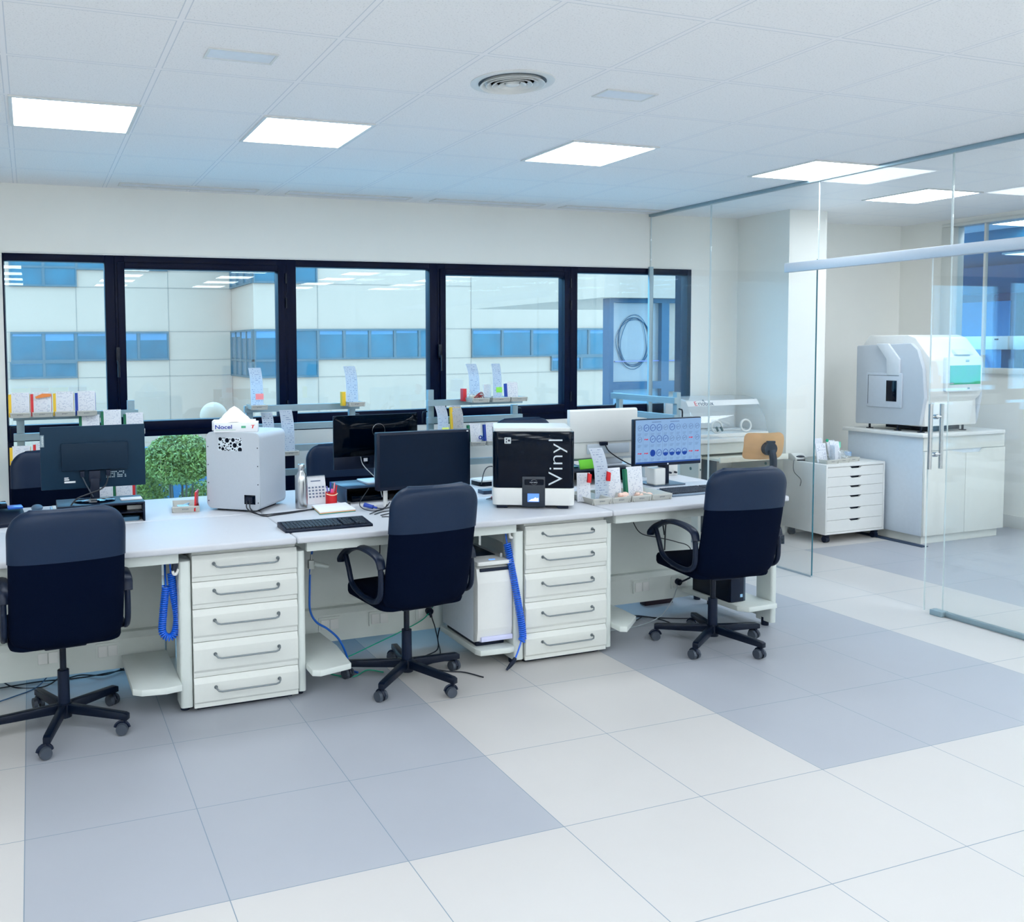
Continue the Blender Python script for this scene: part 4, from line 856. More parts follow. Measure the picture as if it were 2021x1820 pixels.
# ---------------------------------------------------------------- order slips and trays
def slip(lab, loc, w_=.115, h=.15, folder=None, side=-1, lean=-.12, rz=0., group='order slips on the racks', note=None, notez=.3, paper=None, tall=False):
    """upright printed order slip, usually in a coloured folder"""
    t = thing('order_slip', lab, 'order slip', loc, rz, group); t.rotation_euler = (lean, 0, rz)
    b = MB()
    if tall:      # a folded long sheet that curls over at the top
        bm = bmesh.new(); prev = None
        for j in range(13):
            z = h*j/12; y = -.010*math.sin(PI*j/12) + .035*max(0, (j-7)/5)**2
            row = [bm.verts.new((-w_/2, y, z)), bm.verts.new((w_/2, y, z))]
            if prev: bm.faces.new((prev[0], prev[1], row[1], row[0]))
            prev = row
        bmesh.ops.solidify(bm, geom=bm.faces[:], thickness=.004); b.bm.free(); b.bm = bm
    else: b.box(-w_/2+.004, w_/2-.004, 0, .006, 0, h, .0008)
    b.build('sheet', paper or PAPER, t)
    if folder:
        b = MB(); b.box(-w_/2, w_/2, .020, .023, 0, h*.93)
        sx_ = side*w_/2; b.box(min(sx_, sx_-side*.006)-(.012 if side < 0 else 0), max(sx_, sx_-side*.006)+(.012 if side > 0 else 0), -.001, .023, 0, h*.93); b.build('folder', folder, t)
    if note:
        b = MB(); b.box(-.01, w_/2+.002, -.0105 if tall else -.0015, -.0065 if tall else -.0002, h*notez, h*notez+.042); b.build('sticky_note', note, t)
    return t
# four racks of aluminium rail by the window
def rack(lab, x0, x1, y, rz=0., zs=(1.245, 1.108, .945, .765), top=1.30, tops=None):
    t = thing('case_rack', lab, 'rack', (x0, y, 0), rz, 'aluminium case racks by the window'); L = x1-x0
    for x in (0, L):
        b = MB(); b.vbox(x-.025, x+.025, -.012, .028, 0, (tops or (top, top))[0 if x == 0 else 1], .004, 2); u = b.build('upright', ALU, t)
        b = MB(); s_ = -1 if x == 0 else 1; b.tube([(x+s_*.02, .01, 1.19), (x+s_*.060, .01, 1.185), (x+s_*.064, .01, 1.17), (x+s_*.064, .01, 1.10)], .006, 8); b.build('hook', BLACKM, u)
        b = MB(); b.box(x-.03, x+.03, -.22, .10, 0, .02, .004); b.build('foot', ALU, u)
    for z in zs:
        b = MB(); b.box(-.045, L+.045, -.052, -.0125, z-.012, z+.036, .001, 1); b.box(-.044, L+.044, -.0535, -.052, z+.009, z+.015); b.build('rail', ALU, t)
    return t
rack('aluminium rail rack behind the back-turned monitor, holding four colour-foldered slips', -.077, .652, 6.56, tops=(1.24, 1.345))
rack('aluminium rail rack behind the steel bottle, one tall pink-noted slip on it', 1.50, 2.30, 6.56, tops=(1.262, 1.262))
rack('aluminium rail rack behind the switched-off monitor, holding red-wrapped packets', 2.96, 3.715, 6.56, tops=(1.36, 1.22))
R4 = rack('empty aluminium rail rack set end-on to the window beside the glass partition', 0, .75, 0, 0, tops=(1.28, 1.32)); R4.location = (4.80, 6.66, 0); R4.rotation_euler = (0, 0, -PI/2)
YT = 6.42       # trays hang in front of the rails
TG = 'case trays on the racks'
data = [(-.072, 'yellow'), (.064, 'red'), (.205, 'yellow'), (.345, 'blue')]
fold = {'yellow': YELLOW, 'red': RED, 'blue': BLUE, 'green': GREEN}
names = ['outermost yellow-foldered slip on the top rail behind the back-turned monitor', 'red-foldered slip with orange scrawl on the top rail behind the back-turned monitor', 'yellow-foldered slip between the red and blue ones on the top rail', 'blue-foldered slip on the top rail behind the back-turned monitor']
for (x, c), lab in zip(data, names):
    case_tray('tray carrying the '+lab.split(' on the')[0].replace('outermost ', 'outermost '), (x, YT, 1.262), 0, .128, .17, .0, TG)
    slip(lab, (x, YT-.045, 1.2668), .122, .160, fold[c], -1)
o = MB(); o.prism([(-.05, 0), (.045, .012), (.045, .03), (-.01, .032), (-.055, .012)], 'y', 0, .003); o = o.build('orange_scrawl', mat('orange_marker', (238, 140, 70), .7)); o.location = (.075, YT-.047, 1.385); o.rotation_euler = (-.12, 0, 0); tag(o, 'orange marker strip on the red-foldered slip', 'note')
for k, x in enumerate((.368, .510, .658)):
    lab = ['first', 'middle', 'last'][k]
    case_tray('tray of the %s green-foldered slip peeping over the back-turned monitor' % lab, (x, YT, 1.126), 0, .128, .17, 0, TG)
    slip('%s of three green-foldered slips peeping over the back-turned monitor' % lab, (x, YT-.05, 1.1308), .125, (.135, .165, .14)[k], GREEN, -1)
for k, (x, c, h) in enumerate(((-.075, YELLOW, .125), (.07, RED, .14))):
    case_tray('tray of the %s slip low behind the nearest far chair' % ('yellow', 'red')[k], (x, YT, .945), 0, .128, .17, 0, TG)
    slip('%s-foldered slip low behind the far chair at the picture edge' % ('yellow', 'red')[k], (x, YT-.05, .9498), .12, h, c, -1)
for k, (x, c) in enumerate(((.33, None), (.45, GREEN), (.58, RED))):
    slip(['plain white slip bundle low under the back-turned monitor', 'green-edged slip bundle low under the back-turned monitor', 'red-edged slip bundle low under the back-turned monitor'][k], (x, YT-.04, .7852-.18), .12, .20, c, 1)
    case_tray('low tray of the %s bundle under the back-turned monitor' % ['plain', 'green-edged', 'red-edged'][k], (x, YT, .600), 0, .128, .17, 0, TG)
# second rack
case_tray('tray of the tall pink-noted slip', (1.525, YT, 1.262), 0, .12, .17, 0, TG); slip('tall two-leaf slip with a pink note on the rack behind the steel bottle', (1.52, YT-.03, 1.2668), .092, .30, None, tall=True, note=PINK, notez=.22)
case_tray('tray of the tall slip with yellow folder', (2.265, YT, 1.262), 0, .125, .17, 0, TG); slip('tall two-leaf slip with a yellow folder, on the rack above the glossy monitor', (2.245, YT-.03, 1.2668), .092, .30, None, tall=True)
o = MB(); o.box(-.014, .014, 0, .05, 0, .105, .002); o = o.build('yellow_folder', YELLOW); o.location = (2.180, YT-.03, 1.2668); tag(o, 'narrow yellow folder beside the tall slip above the glossy monitor', 'folder')
slip('tall grey-printed slip just right above the silver box', (1.60, YT-.03, 1.02), .085, .22, None, tall=True, paper=INKP); slip('tall slip with pink print hanging down beside the silver box', (1.74, YT-.06, .925), .095, .33, None, tall=True)
case_tray('tray on the third rail at the side of the silver box', (1.755, YT, .921), 0, .12, .17, 0, TG); case_tray('tray hidden behind the silver box under the grey-printed slip', (1.60, YT, 1.004), 0, .10, .17, 0, TG)
# third rack
case_tray('tray of red-wrapped packets on the third rack', (3.285, YT, 1.262), 0, .15, .20, 0, TG)
slip('tall two-leaf slip behind the red-wrapped packets', (3.30, YT+.04, 1.2668), .092, .30, None, tall=True)
pk = thing('wrapped_packet', 'red and white wrapped packet in a tray on the third rack', 'packet', (3.27, YT-.02, 1.2668))
b = MB(); b.sphere((.02, -.02, .040), .042, 10, (1.2, .9, .95)); b.sphere((-.035, .0, .035), .036, 10, (.9, 1.1, .98)); b.build('wrapping', BAGM, pk)
b = MB(); b.box(-.04, .05, -.035, .03, .004, .05, .008); b.build('contents', mat('packet_beige', (232, 214, 186), .6, var=.3), pk)
b = MB()
for k in range(6): a = k*1.1; b.tube(spline([(-.05+.02*k, -.06, .01+.01*(k % 3)), (-.02+.01*k, -.063, .05), (.03-.005*k, -.05, .075-.008*k), (.065, -.03, .05)], 5), .003, 6)
b.build('red_straps', mat('maroon_strap', (150, 30, 40), .5), pk)
o = MB(); o.box(-.016, .016, 0, .05, 0, .10, .002); o = o.build('red_folder', mat('red_card', (220, 50, 60), .6)); o.location = (3.208, YT+.03, 1.2668); tag(o, 'red folder behind the red-wrapped packets on the third rack', 'folder')
case_tray('tray of the curling slip with the green note', (3.465, YT, 1.262), 0, .155, .20, 0, TG); slip('curling tall slip with pink and green notes on the third rack', (3.465, YT-.03, 1.2668), .07, .30, None, tall=True, note=NEONG, notez=.22, rz=-.25)
slip('short white slip behind the curling tall slip', (3.41, YT+.03, 1.2668), .07, .13, None)
case_tray('end tray of the blue-foldered slip on the third rack', (3.625, YT, 1.262), 0, .15, .20, 0, TG); slip('blue-foldered slip at the end of the third rack', (3.61, YT-.02, 1.2668), .105, .145, BLUE, -1)
for k, (x, z, h, c, n_, lab) in enumerate(((2.985, 1.02, .225, None, NEONN, 'tall slip with yellow note above the switched-off monitor, nearer the upright'), (3.115, 1.02, .225, YELLOW, None, 'tall yellow-foldered slip above the switched-off monitor'), (3.27, .925, .17, GREEN, None, 'crumpled slip with a blue clip right of the switched-off monitor'), (3.41, .925, .17, BLUE, None, 'blue-foldered slip between switched-off monitor and black-fronted scanner'))):
    slip(lab, (x, YT-.04, z), .09 if k < 2 else .105, h, c, -1, note=n_, notez=.05, tall=(k < 2)); case_tray('tray under the '+lab.split(' above')[0].split(' right')[0].split(' between')[0], (x, YT, z-.0048), 0, .125, .17, 0, TG)
o = MB(); o.tube([(.012*math.cos(q), 0, .012*math.sin(q)) for q in [2*PI*k/14 for k in range(14)]], .004, 6, closed=True); o.tube([(.022+.009*math.cos(q), 0, -.012+.009*math.sin(q)) for q in [2*PI*k/14 for k in range(14)]], .004, 6, closed=True); o = o.build('blue_clip', BLUE); o.location = (3.30, YT-.055, .985); tag(o, 'blue clip on the crumpled slip right of the switched-off monitor', 'clip')
# trays on the bench in front of the lit monitor
for k, (x, w_) in enumerate(((2.99, .125), (3.118, .128), (3.256, .132), (3.397, .14))):
    case_tray('beige case tray on the bench, %s along from the black-fronted scanner' % ('first', 'second', 'third', 'fourth')[k], (x, 4.43, T), 0, w_, .28)
BG = 'order slips on the bench'
slip('white slip with a red tab against the side of the black-fronted scanner', (2.935, 4.39, T+.0045), .085, .165, None, group=BG, rz=-.3)
slip('tall two-leaf slip with a red clip in the first bench tray', (3.062, 4.40, T+.0045), .092, .30, None, group=BG, tall=True)
for k, (x, z, lab) in enumerate(((2.950, .118, 'red clip on the slip beside the black-fronted scanner'), (3.100, .115, 'red clip low on the tall two-leaf slip'))):
    o = MB(); o.prism([(-.012, 0), (.012, -.004), (.016, .045), (-.008, .055)], 'y', 0, .012, .002); o = o.build('red_clip', RED); o.location = (x, 4.36+.03*k, T+z); tag(o, lab, 'clip', 'red clips on the slips')
slip('green-foldered slip with blue stamps in the second bench tray', (3.165, 4.43, T+.0045), .115, .175, GREEN, -1, group=BG); slip('green-foldered slip with teal stamp in the third bench tray', (3.318, 4.43, T+.0045), .115, .175, GREEN, -1, group=BG)
for k, (x, y, lab) in enumerate(((3.182, 4.36, 'pale pink plaster casts in the second and third bench trays'), (3.345, 4.40, 'smaller pale pink plaster cast in the fourth bench tray'))):
    o = MB(); rnd = random.Random(k)
    for q in range(7): o.sphere((rnd.uniform(-.03, .035), rnd.uniform(-.03, .03), .014+rnd.uniform(0, .012)*(1-k)), rnd.uniform(.012, .02), 8, (1.2, 1, .8))
    o.box(-.04, .04, -.035, .035, .0, .012, .005); o = o.build('plaster_cast', PLASTER); o.location = (x, y, T+.0045+.001*k); tag(o, lab, 'plaster cast', 'plaster casts')

# ---------------------------------------------------------------- under the bench
pc = thing('tower_computer', 'white tower computer on a low foot shelf at the middle kneehole, lit button on top', 'computer', (2.275, 4.44, 0), math.radians(-22))
pc.location = (2.160, 4.212, .112); pc.rotation_euler = (0, 0, 0); pc.scale = (1, .9, .877)
b = MB(); b.box(0, .205, .045, .47, .03, .505, .004); b.build('case', mat('pc_white', (205, 214, 224), .35), pc)
b = MB(); b.prism([(0, .05), (.045, .03), (.045, .50), (.005, .485), (-.012, .40), (-.012, .12)], 'x', .0, .205, .003); b.build('front_panel', WHITE, pc)
b = MB(); b.prism([(-.018, .045), (.05, .03), (.05, .065), (-.018, .075)], 'x', .02, .205, .004); b.build('front_chin', mat('pc_lilac', (206, 208, 238), .3), pc)
b = MB(); b.box(.018, .19, -.006, .02, .468, .486, .002); b.build('front_slot', BLACKP, pc)
b = MB(); b.vbox(.0, .205, -.012, .47, .505, .530, .012, 4, 'z', .004); tp = b.build('top_cover', WHITE, pc)
b = MB(); b.box(.03, .175, .13, .43, .5285, .532, .002); b.build('top_mesh', BLACKP, tp)
b = MB(); b.vbox(.085, .12, .02, .034, .529, .532, .005, 3); b.build('power_button', emit('button_blue', (70, 130, 255), 2.2), tp)
b = MB(); b.box(.17, .182, .06, .07, .530, .555, .002); b.build('usb_stick', WHITE, tp)
b = MB(); b.box(.02, .185, .05, .45, .0, .031, .003); b.build('base', BLACKP, pc)
p2 = thing('desktop_computer', 'black compact desktop computer standing on the foot shelf behind the right-hand chair', 'computer', (3.86, 4.26, .165))
b = MB(); b.box(0, .10, 0, .32, 0, .20, .003); b.build('case', BLACKM, p2); b = MB(); b.box(.002, .098, -.012, .0, .003, .197, .003); f_ = b.build('front_panel', BLACKP, p2); b = MB(); b.box(.07, .088, -.0135, -.012, .03, .048); b.build('sticker', mat('blue_white_sticker', (150, 196, 230), .5), f_)
b = MB(); b.box(.1005, .122, .0, .32, .0, .20, .003); b.build('side_cover', mat('pc_slate', (66, 84, 100), .4), p2)
def coil(path, r, turns, wire, nper=12):
    P = spline(path, 24); S = [0.]
    for a_, b_ in zip(P, P[1:]): S.append(S[-1]+(b_-a_).length)
    out = []; n = turns*nper; k = 0
    for i in range(n+1):
        t = S[-1]*i/n
        while k < len(P)-2 and S[k+1] < t: k += 1
        p = P[k].lerp(P[k+1], (t-S[k])/max(1e-9, S[k+1]-S[k])); d = (P[k+1]-P[k]).normalized(); u = d.cross(Vector((0, 1, 0))).normalized(); v = d.cross(u); a = 2*PI*i/nper
        out.append(p+(u*math.cos(a)+v*math.sin(a))*r)
    return out
h1 = thing('coil_hose', 'bright blue coiled air hose looped under the bench left of the first drawer unit', 'air hose', (0, 0, 0), 0, 'blue coiled air hoses')
b = MB(); b.tube(coil([(.588, 4.26, .66), (.597, 4.26, .56), (.612, 4.26, .45), (.600, 4.26, .375), (.572, 4.26, .355), (.543, 4.26, .385), (.548, 4.26, .47), (.563, 4.26, .60)], .0155, 58, .0046), .0042, 6); b.build('coil', HOSE, h1)
b = MB(); b.tube(spline([(.588, 4.26, .66), (.584, 4.255, .70), (.590, 4.25, .724)], 6), .0045, 8); b.build('tail', HOSE, h1)
b = MB(); b.tube(spline([(.563, 4.26, .60), (.566, 4.30, .66), (.58, 4.40, .73)], 6), .0045, 8); b.build('tail', HOSE, h1)
b = MB(); b.tube([(.600, 4.19, .735), (.597, 4.185, .715), (.590, 4.18, .69)], [.008, .012, .010], 10, 1.2); b.tube([(.590, 4.18, .69), (.586, 4.18, .675)], [.010, .006], 10); b.build('blow_gun', BLACKP, h1)
b = MB(); b.tube(spline([(.609, 4.19, .69), (.60, 4.175, .675), (.588, 4.172, .676), (.584, 4.172, .69)], 5), .007, 8); b.build('hook', WHITE, h1)
h2 = thing('coil_hose', 'blue coiled air hose beside the white tower computer, its black tip on the floor', 'air hose', (0, 0, 0), 0, 'blue coiled air hoses')
b = MB(); b.tube(coil([(2.352, 4.235, .655), (2.362, 4.21, .55), (2.392, 4.17, .30), (2.408, 4.165, .17), (2.398, 4.165, .14)], .0165, 48, .0045), .0042, 6); b.build('coil', HOSE, h2)
b = MB(); b.tube(spline([(2.352, 4.235, .655), (2.348, 4.24, .70), (2.352, 4.25, .73)], 6), .0045, 8); b.build('tail', HOSE, h2)
b = MB(); b.tube(spline([(2.398, 4.165, .14), (2.372, 4.155, .09), (2.352, 4.15, .055)], 6), .0045, 8); b.build('tail', HOSE, h2)
b = MB(); b.tube([(2.355, 4.15, .062), (2.34, 4.147, .045), (2.318, 4.143, .026), (2.296, 4.14, .008)], [.009, .012, .010, .005], 10); b.build('blow_gun', BLACKP, h2)
b = MB(); b.tube(spline([(2.369, 4.235, .72), (2.362, 4.215, .725), (2.350, 4.205, .715), (2.355, 4.205, .695), (2.369, 4.21, .69)], 5), .007, 8); b.tube(spline([(2.369, 4.235, .70), (2.36, 4.215, .69), (2.352, 4.21, .70)], 5), .007, 8); b.build('hook', WHITE, h2)
al = thing('air_line', 'smooth blue air line with an inline valve dropping behind the middle kneehole leg', 'air hose', (0, 0, 0))
b = MB(); b.tube(spline([(1.346, 4.50, .776), (1.341, 4.46, .70), (1.336, 4.46, .64), (1.326, 4.46, .55), (1.322, 4.46, .45), (1.323, 4.46, .348), (1.355, 4.46, .282), (1.418, 4.46, .236), (1.478, 4.46, .175), (1.520, 4.46, .085), (1.536, 4.46, .008), (1.56, 4.40, .006)], 8), .0058, 10); b.build('hose', AIRL, al)
b = MB(); b.box(1.316, 1.346, 4.445, 4.475, .565, .610, .003); b.cyl((1.333, 4.46, .61), (1.335, 4.46, .640), .007); b.cyl((1.330, 4.46, .565), (1.327, 4.46, .535), .007); vb = b.build('valve_body', mat('valve_grey', (182, 188, 184), .4, .3), al)
b = MB(); b.cyl((1.346, 4.46, .588), (1.405, 4.46, .572), .015, .013, 14); b.cyl((1.405, 4.46, .572), (1.424, 4.46, .567), .012, .010, 14); b.build('valve_knob', mat('valve_clear', (196, 204, 200), .35), vb)
gc = thing('green_cable', 'thin green network cable winding over the floor of the middle kneehole', 'cable', (0, 0, 0))
b = MB(); b.tube(spline([(2.12, 4.68, .22), (2.05, 4.66, .16), (1.90, 4.64, .11), (1.75, 4.62, .07), (1.60, 4.60, .03), (1.47, 4.58, .004), (1.42, 4.45, .004), (1.52, 4.36, .004), (1.62, 4.42, .004), (1.69, 4.36, .004)], 8), .0032, 7); b.build('lead', GRNC, gc)
def cable(lab, pts, m=CABLE, r=.0035, name='power_cable', group='loose cables under the bench'):
    b = MB(); b.tube(spline(pts, 8), r, 7); o = b.build(name, m); return tag(o, lab, 'cable', group)
cable('black cable dropping to the floor left of the white tower computer', [(1.80, 4.755, .775), (1.82, 4.74, .62), (1.815, 4.72, .50), (1.84, 4.70, .40), (1.90, 4.68, .24)])
cable('second black cable beside the white tower, running from the black wall plug', [(2.10, 4.655, .17), (2.11, 4.62, .10), (2.09, 4.55, .02), (1.99, 4.50, .005), (1.90, 4.42, .005), (1.92, 4.37, .005), (2.02, 4.40, .005), (2.12, 4.38, .005)])
cable('third black cable from behind the white tower, looping to the middle chair base', [(2.19, 4.72, .12), (2.15, 4.68, .03), (2.08, 4.50, .005), (1.98, 4.42, .005), (1.93, 4.34, .005), (2.0, 4.25, .005), (2.08, 4.20, .005), (2.14, 4.10, .005)])
o = MB(); o.cyl((2.095, 4.686, .20), (2.095, 4.665, .195), .022, n=18); o.tube([(2.095, 4.665, .195), (2.10, 4.66, .165)], .008); tag(o.build('wall_plug', BLACKP), 'black round plug in the socket left of the white tower computer', 'plug', 'black plugs')
cable('thick black cable snaking down to the socket rail right of the second drawer unit', [(3.25, 4.755, .775), (3.255, 4.74, .60), (3.225, 4.72, .45), (3.235, 4.69, .33), (3.16, 4.685, .27), (3.06, 4.685, .24), (3.0, 4.685, .20)], r=.0045)
cable('thin black cable curving toward the right-hand chair seat', [(3.42, 4.755, .775), (3.48, 4.72, .66), (3.55, 4.70, .53), (3.68, 4.68, .49), (3.82, 4.69, .45), (3.93, 4.69, .40), (3.97, 4.70, .25)], r=.003)
cable('black cable looping in front of the panel at the right-hand kneehole', [(3.60, 4.755, .775), (3.63, 4.72, .72), (3.72, 4.70, .72), (3.78, 4.70, .66), (3.75, 4.70, .58), (3.74, 4.70, .40)], r=.0045)
cable('straight black cable hanging beside the looped one at the right-hand kneehole', [(3.70, 4.755, .775), (3.70, 4.73, .70), (3.725, 4.71, .60), (3.73, 4.69, .50)], r=.0045)
cable('pale grey cable slanting from the right-hand socket down to the floor', [(3.83, 4.684, .17), (3.74, 4.62, .10), (3.60, 4.56, .03), (3.42, 4.52, .005), (3.22, 4.50, .005), (3.10, 4.52, .005)], GREYC)
for k, pts in enumerate(([(2.999, 4.60, .008), (3.12, 4.66, .008), (3.25, 4.60, .008), (3.40, 4.58, .008), (3.55, 4.66, .008)], [(3.02, 4.70, .006), (3.20, 4.72, .006), (3.32, 4.66, .006), (3.50, 4.70, .006), (3.62, 4.60, .006), (3.80, 4.52, .006), (3.88, 4.6, .006)], [(3.05, 4.48, .012), (3.22, 4.56, .012), (3.40, 4.66, .012), (3.56, 4.62, .012), (3.62, 4.50, .006), (3.58, 4.42, .005)])):
    cable('black floor cable heaped under the right-hand bench module, %s' % ['closest to the drawer unit', 'trailing under the chair', 'curling at its near side'][k], pts)
o = MB(); o.vbox(0, .22, 0, .06, 0, .04, .006); o = o.build('power_strip', mat('strip_maroon', (44, 24, 40), .5)); o.location = (3.72, 4.86, 0); tag(o, 'dark power strip on the floor behind the socket rail at the right-hand kneehole', 'power strip')
o = MB(); o.cyl((3.83, 4.686, .195), (3.83, 4.662, .193), .020, n=18); o.tube([(3.83, 4.662, .193), (3.86, 4.655, .205), (3.90, 4.65, .22)], .006); tag(o.build('wall_plug', BLACKP), 'black round plug in the socket behind the right-hand chair', 'plug', 'black plugs')
for k, pts in enumerate(([(-.5, 4.84, .006), (-.2, 4.86, .006), (.0, 4.88, .006), (.2, 4.82, .02), (.4, 4.88, .010), (.58, 4.9, .010)], [(-.2, 4.82, .07), (-.12, 4.84, .006), (.02, 4.80, .006), (.12, 4.84, .05), (.16, 4.83, .10)], [(.10, 4.84, .10), (.11, 4.85, .02), (.2, 4.9, .006), (.32, 4.84, .012), (.46, 4.94, .006), (.56, 4.90, .006)], [(.36, 4.82, .10), (.40, 4.85, .03), (.44, 4.87, .014), (.52, 4.88, .014)])):
    cable('dark cable on the blue-lit floor behind the nearest chair base, %s' % ['long and level', 'in a short loop', 'wavy', 'dropping from the rail'][k], pts)
cable('thin blue-grey cable trailing out under the nearest chair', [(.05, 4.83, .06), (-.02, 4.80, .006), (-.12, 4.72, .005), (-.25, 4.64, .005)], mat('slate_cable', (40, 80, 120), .5), .003)

# ---------------------------------------------------------------- glass room
# drawer cabinet on castors
ac = thing('drawer_cabinet', 'white six-drawer cabinet on black castors with cut-out grips, seen through the glass', 'cabinet', (6.26, 5.80, 0))
b = MB(); b.box(0, .018, 0, .47, .075, .67, .002); b.box(.65, .668, 0, .47, .075, .67, .002); b.box(.018, .65, 0, .47, .648, .67, .002); b.box(.018, .65, 0, .47, .075, .093, .002); b.box(.018, .65, .455, .47, .093, .648); b.build('carcass', WHITE, ac)
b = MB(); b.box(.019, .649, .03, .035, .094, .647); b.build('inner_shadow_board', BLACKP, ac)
zs = [.646, .565, .482, .398, .296, .196, .095]
for k in range(6):
    z1, z0 = zs[k]-.0012, zs[k+1]+.0012; xm = .334; g = .066
    b = MB(); b.prism([(.0195, z0), (.6485, z0), (.6485, z1), (xm+g, z1), (xm+g-.022, z1-.016), (xm-g+.022, z1-.016), (xm-g, z1), (.0195, z1)], 'y', .002, .018); b.build('drawer', WHITE, ac)
for x in (.06, .61):
    for y in (.05, .42):
        b = MB(); b.cyl((x-.02, y, .026), (x+.02, y, .026), .026, n=20); b.box(x-.022, x+.022, y-.022, y+.016, .045, .075, .004); b.build('castor', BLACKP, ac)
dv = thing('scanner_cradle', 'small white desk device with a black oval, on the back of the six-drawer cabinet', 'device', (6.32, 6.16, .67), -.3)
b = MB(); b.prism([(-.06, 0), (.07, 0), (.07, .055), (.02, .06), (-.06, .03)], 'x', -.055, .055, .005); b.build('case', WHITE, dv); b = MB(); b.sphere((-.005, -.045, .035), .028, 10, (1.4, .5, .5)); b.build('black_oval', BLACKP, dv); b = MB(); b.box(-.045, .035, -.064, -.058, .004, .014); b.build('dark_slot', BLACKP, dv)
cable('thin black lead drooping from the small desk device on the six-drawer cabinet', [(6.27, 6.15, .675), (6.24, 6.13, .665), (6.235, 6.12, .58), (6.24, 6.05, .52), (6.245, 6.06, .46)], CABLE, .0025, 'device_lead', None)
RG = 'slips on the six-drawer cabinet'
for k, (x, y, lab) in enumerate(((6.39, 5.98, 'beige tray of leaning slips on the six-drawer cabinet, by the glass joint'), (6.535, 6.0, 'beige tray with a plastic bag on the six-drawer cabinet'), (6.68, 6.03, 'beige tray at the right of the six-drawer cabinet, beside the blue cap'))): case_tray(lab, (x, y, .67), 0, .14, .26, 0, 'trays on the six-drawer cabinet')
for k, (x, y, h, p_, lab) in enumerate(((6.36, 5.93, .165, INKP, 'blue-printed slip leftmost on the six-drawer cabinet'), (6.42, 6.0, .20, PAPER, 'tallest leaning slip with a green dot on the six-drawer cabinet'), (6.52, 5.93, .175, PAPER, 'plain printed slip at the middle of the six-drawer cabinet'), (6.61, 6.05, .17, PAPER, 'slip with a mint tab at the right of the six-drawer cabinet'))):
    slip(lab, (x, y, .6745), .11, h, None, lean=-.2, rz=(-.1, .15, 0, .1)[k], group=RG, paper=p_)
for k in range(4): slip('thin slip standing edge-on among the sheets on the six-drawer cabinet', (6.445+k*.014, 5.90+.004*k, .6745), .10, .145, None, lean=-.05, rz=1.2, group=RG)
o = MB(); o.cyl((0, 0, 0), (0, -.006, 0), .014, n=18); o = o.build('green_sticker', mat('green_dot', (10, 150, 110), .5)); o.location = (6.435, 5.962, .858); tag(o, 'green dot sticker on the tallest leaning slip on the six-drawer cabinet', 'sticker')
o = MB(); o.box(-.02, .02, -.004, 0, 0, .055); o = o.build('mint_tab', mat('mint_card', (130, 220, 190), .6)); o.location = (6.655, 6.04, .775); tag(o, 'mint green tab on a slip on the six-drawer cabinet', 'tab')
for k, (x, y, lab) in enumerate(((6.56, 5.94, 'crumpled clear plastic bag in the middle tray on the six-drawer cabinet'), (6.67, 5.99, 'clear plastic bag in the right tray beside the blue cap'))):
    bm = bmesh.new(); bmesh.ops.create_icosphere(bm, subdivisions=3, radius=.05); rnd = random.Random(k+4)
    for v in bm.verts: v.co = Vector((v.co.x*1.1, v.co.y*.9, v.co.z*.85))*(1+rnd.uniform(-.16, .14))
    m = MB(); m.bm.free(); m.bm = bm; o = m.build('plastic_bag', BAGM); o.location = (x, y, .675+.044); tag(o, lab, 'plastic bag', 'plastic bags')
o = MB(); o.lathe([(.030, 0), (.032, .002), (.028, .055), (.026, .058)], 24); o = o.build('blue_cup', mat('cap_blue', (0, 130, 200), .4)); o.location = (6.83, 6.10, .67); tag(o, 'blue cap at the back corner of the six-drawer cabinet beside the machine stand', 'cap')
# machine stand
ms = thing('machine_stand', 'white two-door floor cabinet with angled grip cut-out, carrying the milling machine', 'cabinet', (6.965, 5.46, 0))
b = MB(); b.box(0, .965, .02, .76, .07, .905, .003); b.build('carcass', mat('stand_grey', (204, 214, 224), .45), ms)
b = MB(); b.box(-.05, .93, -.02, .78, .906, .936, .004); b.build('top_board', WHITE, ms)
b = MB(); b.box(.03, .94, .04, .72, 0, .07); b.build('plinth', WHITE2, ms)
b = MB(); b.prism([(.004, .075), (.482, .075), (.482, .755), (.30, .785), (.004, .785)], 'y', 0, .019, .0015); b.build('door', WHITE2, ms)
b = MB(); b.prism([(.486, .075), (.962, .075), (.962, .785), (.70, .785), (.66, .755), (.486, .755)], 'y', 0, .019, .0015); b.build('door', WHITE2, ms)
b = MB(); b.box(.0, .965, .012, .0195, .79, .905, .0); b.build('drawer_front', WHITE2, ms)
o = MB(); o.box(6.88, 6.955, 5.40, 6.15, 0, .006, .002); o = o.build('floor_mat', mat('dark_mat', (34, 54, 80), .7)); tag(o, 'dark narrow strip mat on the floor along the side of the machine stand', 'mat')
# milling machine
mm = thing('milling_machine', 'white and grey dental milling machine with a green-lit window, on the white stand', 'milling machine', (6.98, 5.48, .936))
z_ = .936
prof = [(.02, .055), (.125, .052), (.66, .052), (.66, .72), (.58, .825), (.20, .825), (.13, .800), (.0, .640), (-.02, .610), (-.02, .350), (.0, .300), (.03, .270)]
b = MB(); b.prism(prof, 'x', .03, .64, .012); b.build('white_housing', WHITE, mm)
side = [(.04, .065), (.67, .04), (.67, .735), (.14, .755), (.075, .700), (.02, .54), (.0, .30)]
b = MB(); b.prism(side, 'x', -.012, .031, .010); gs = b.build('grey_side_cover', GREYM, mm)
b = MB(); b.prism([(.335, .752), (.455, .752), (.35, .62), (.345, .48), (.225, .48), (.225, .62)], 'x', -.034, -.010, .006); b.build('cover_ridge', mat('ridge_pale', (212, 218, 224), .5), gs)
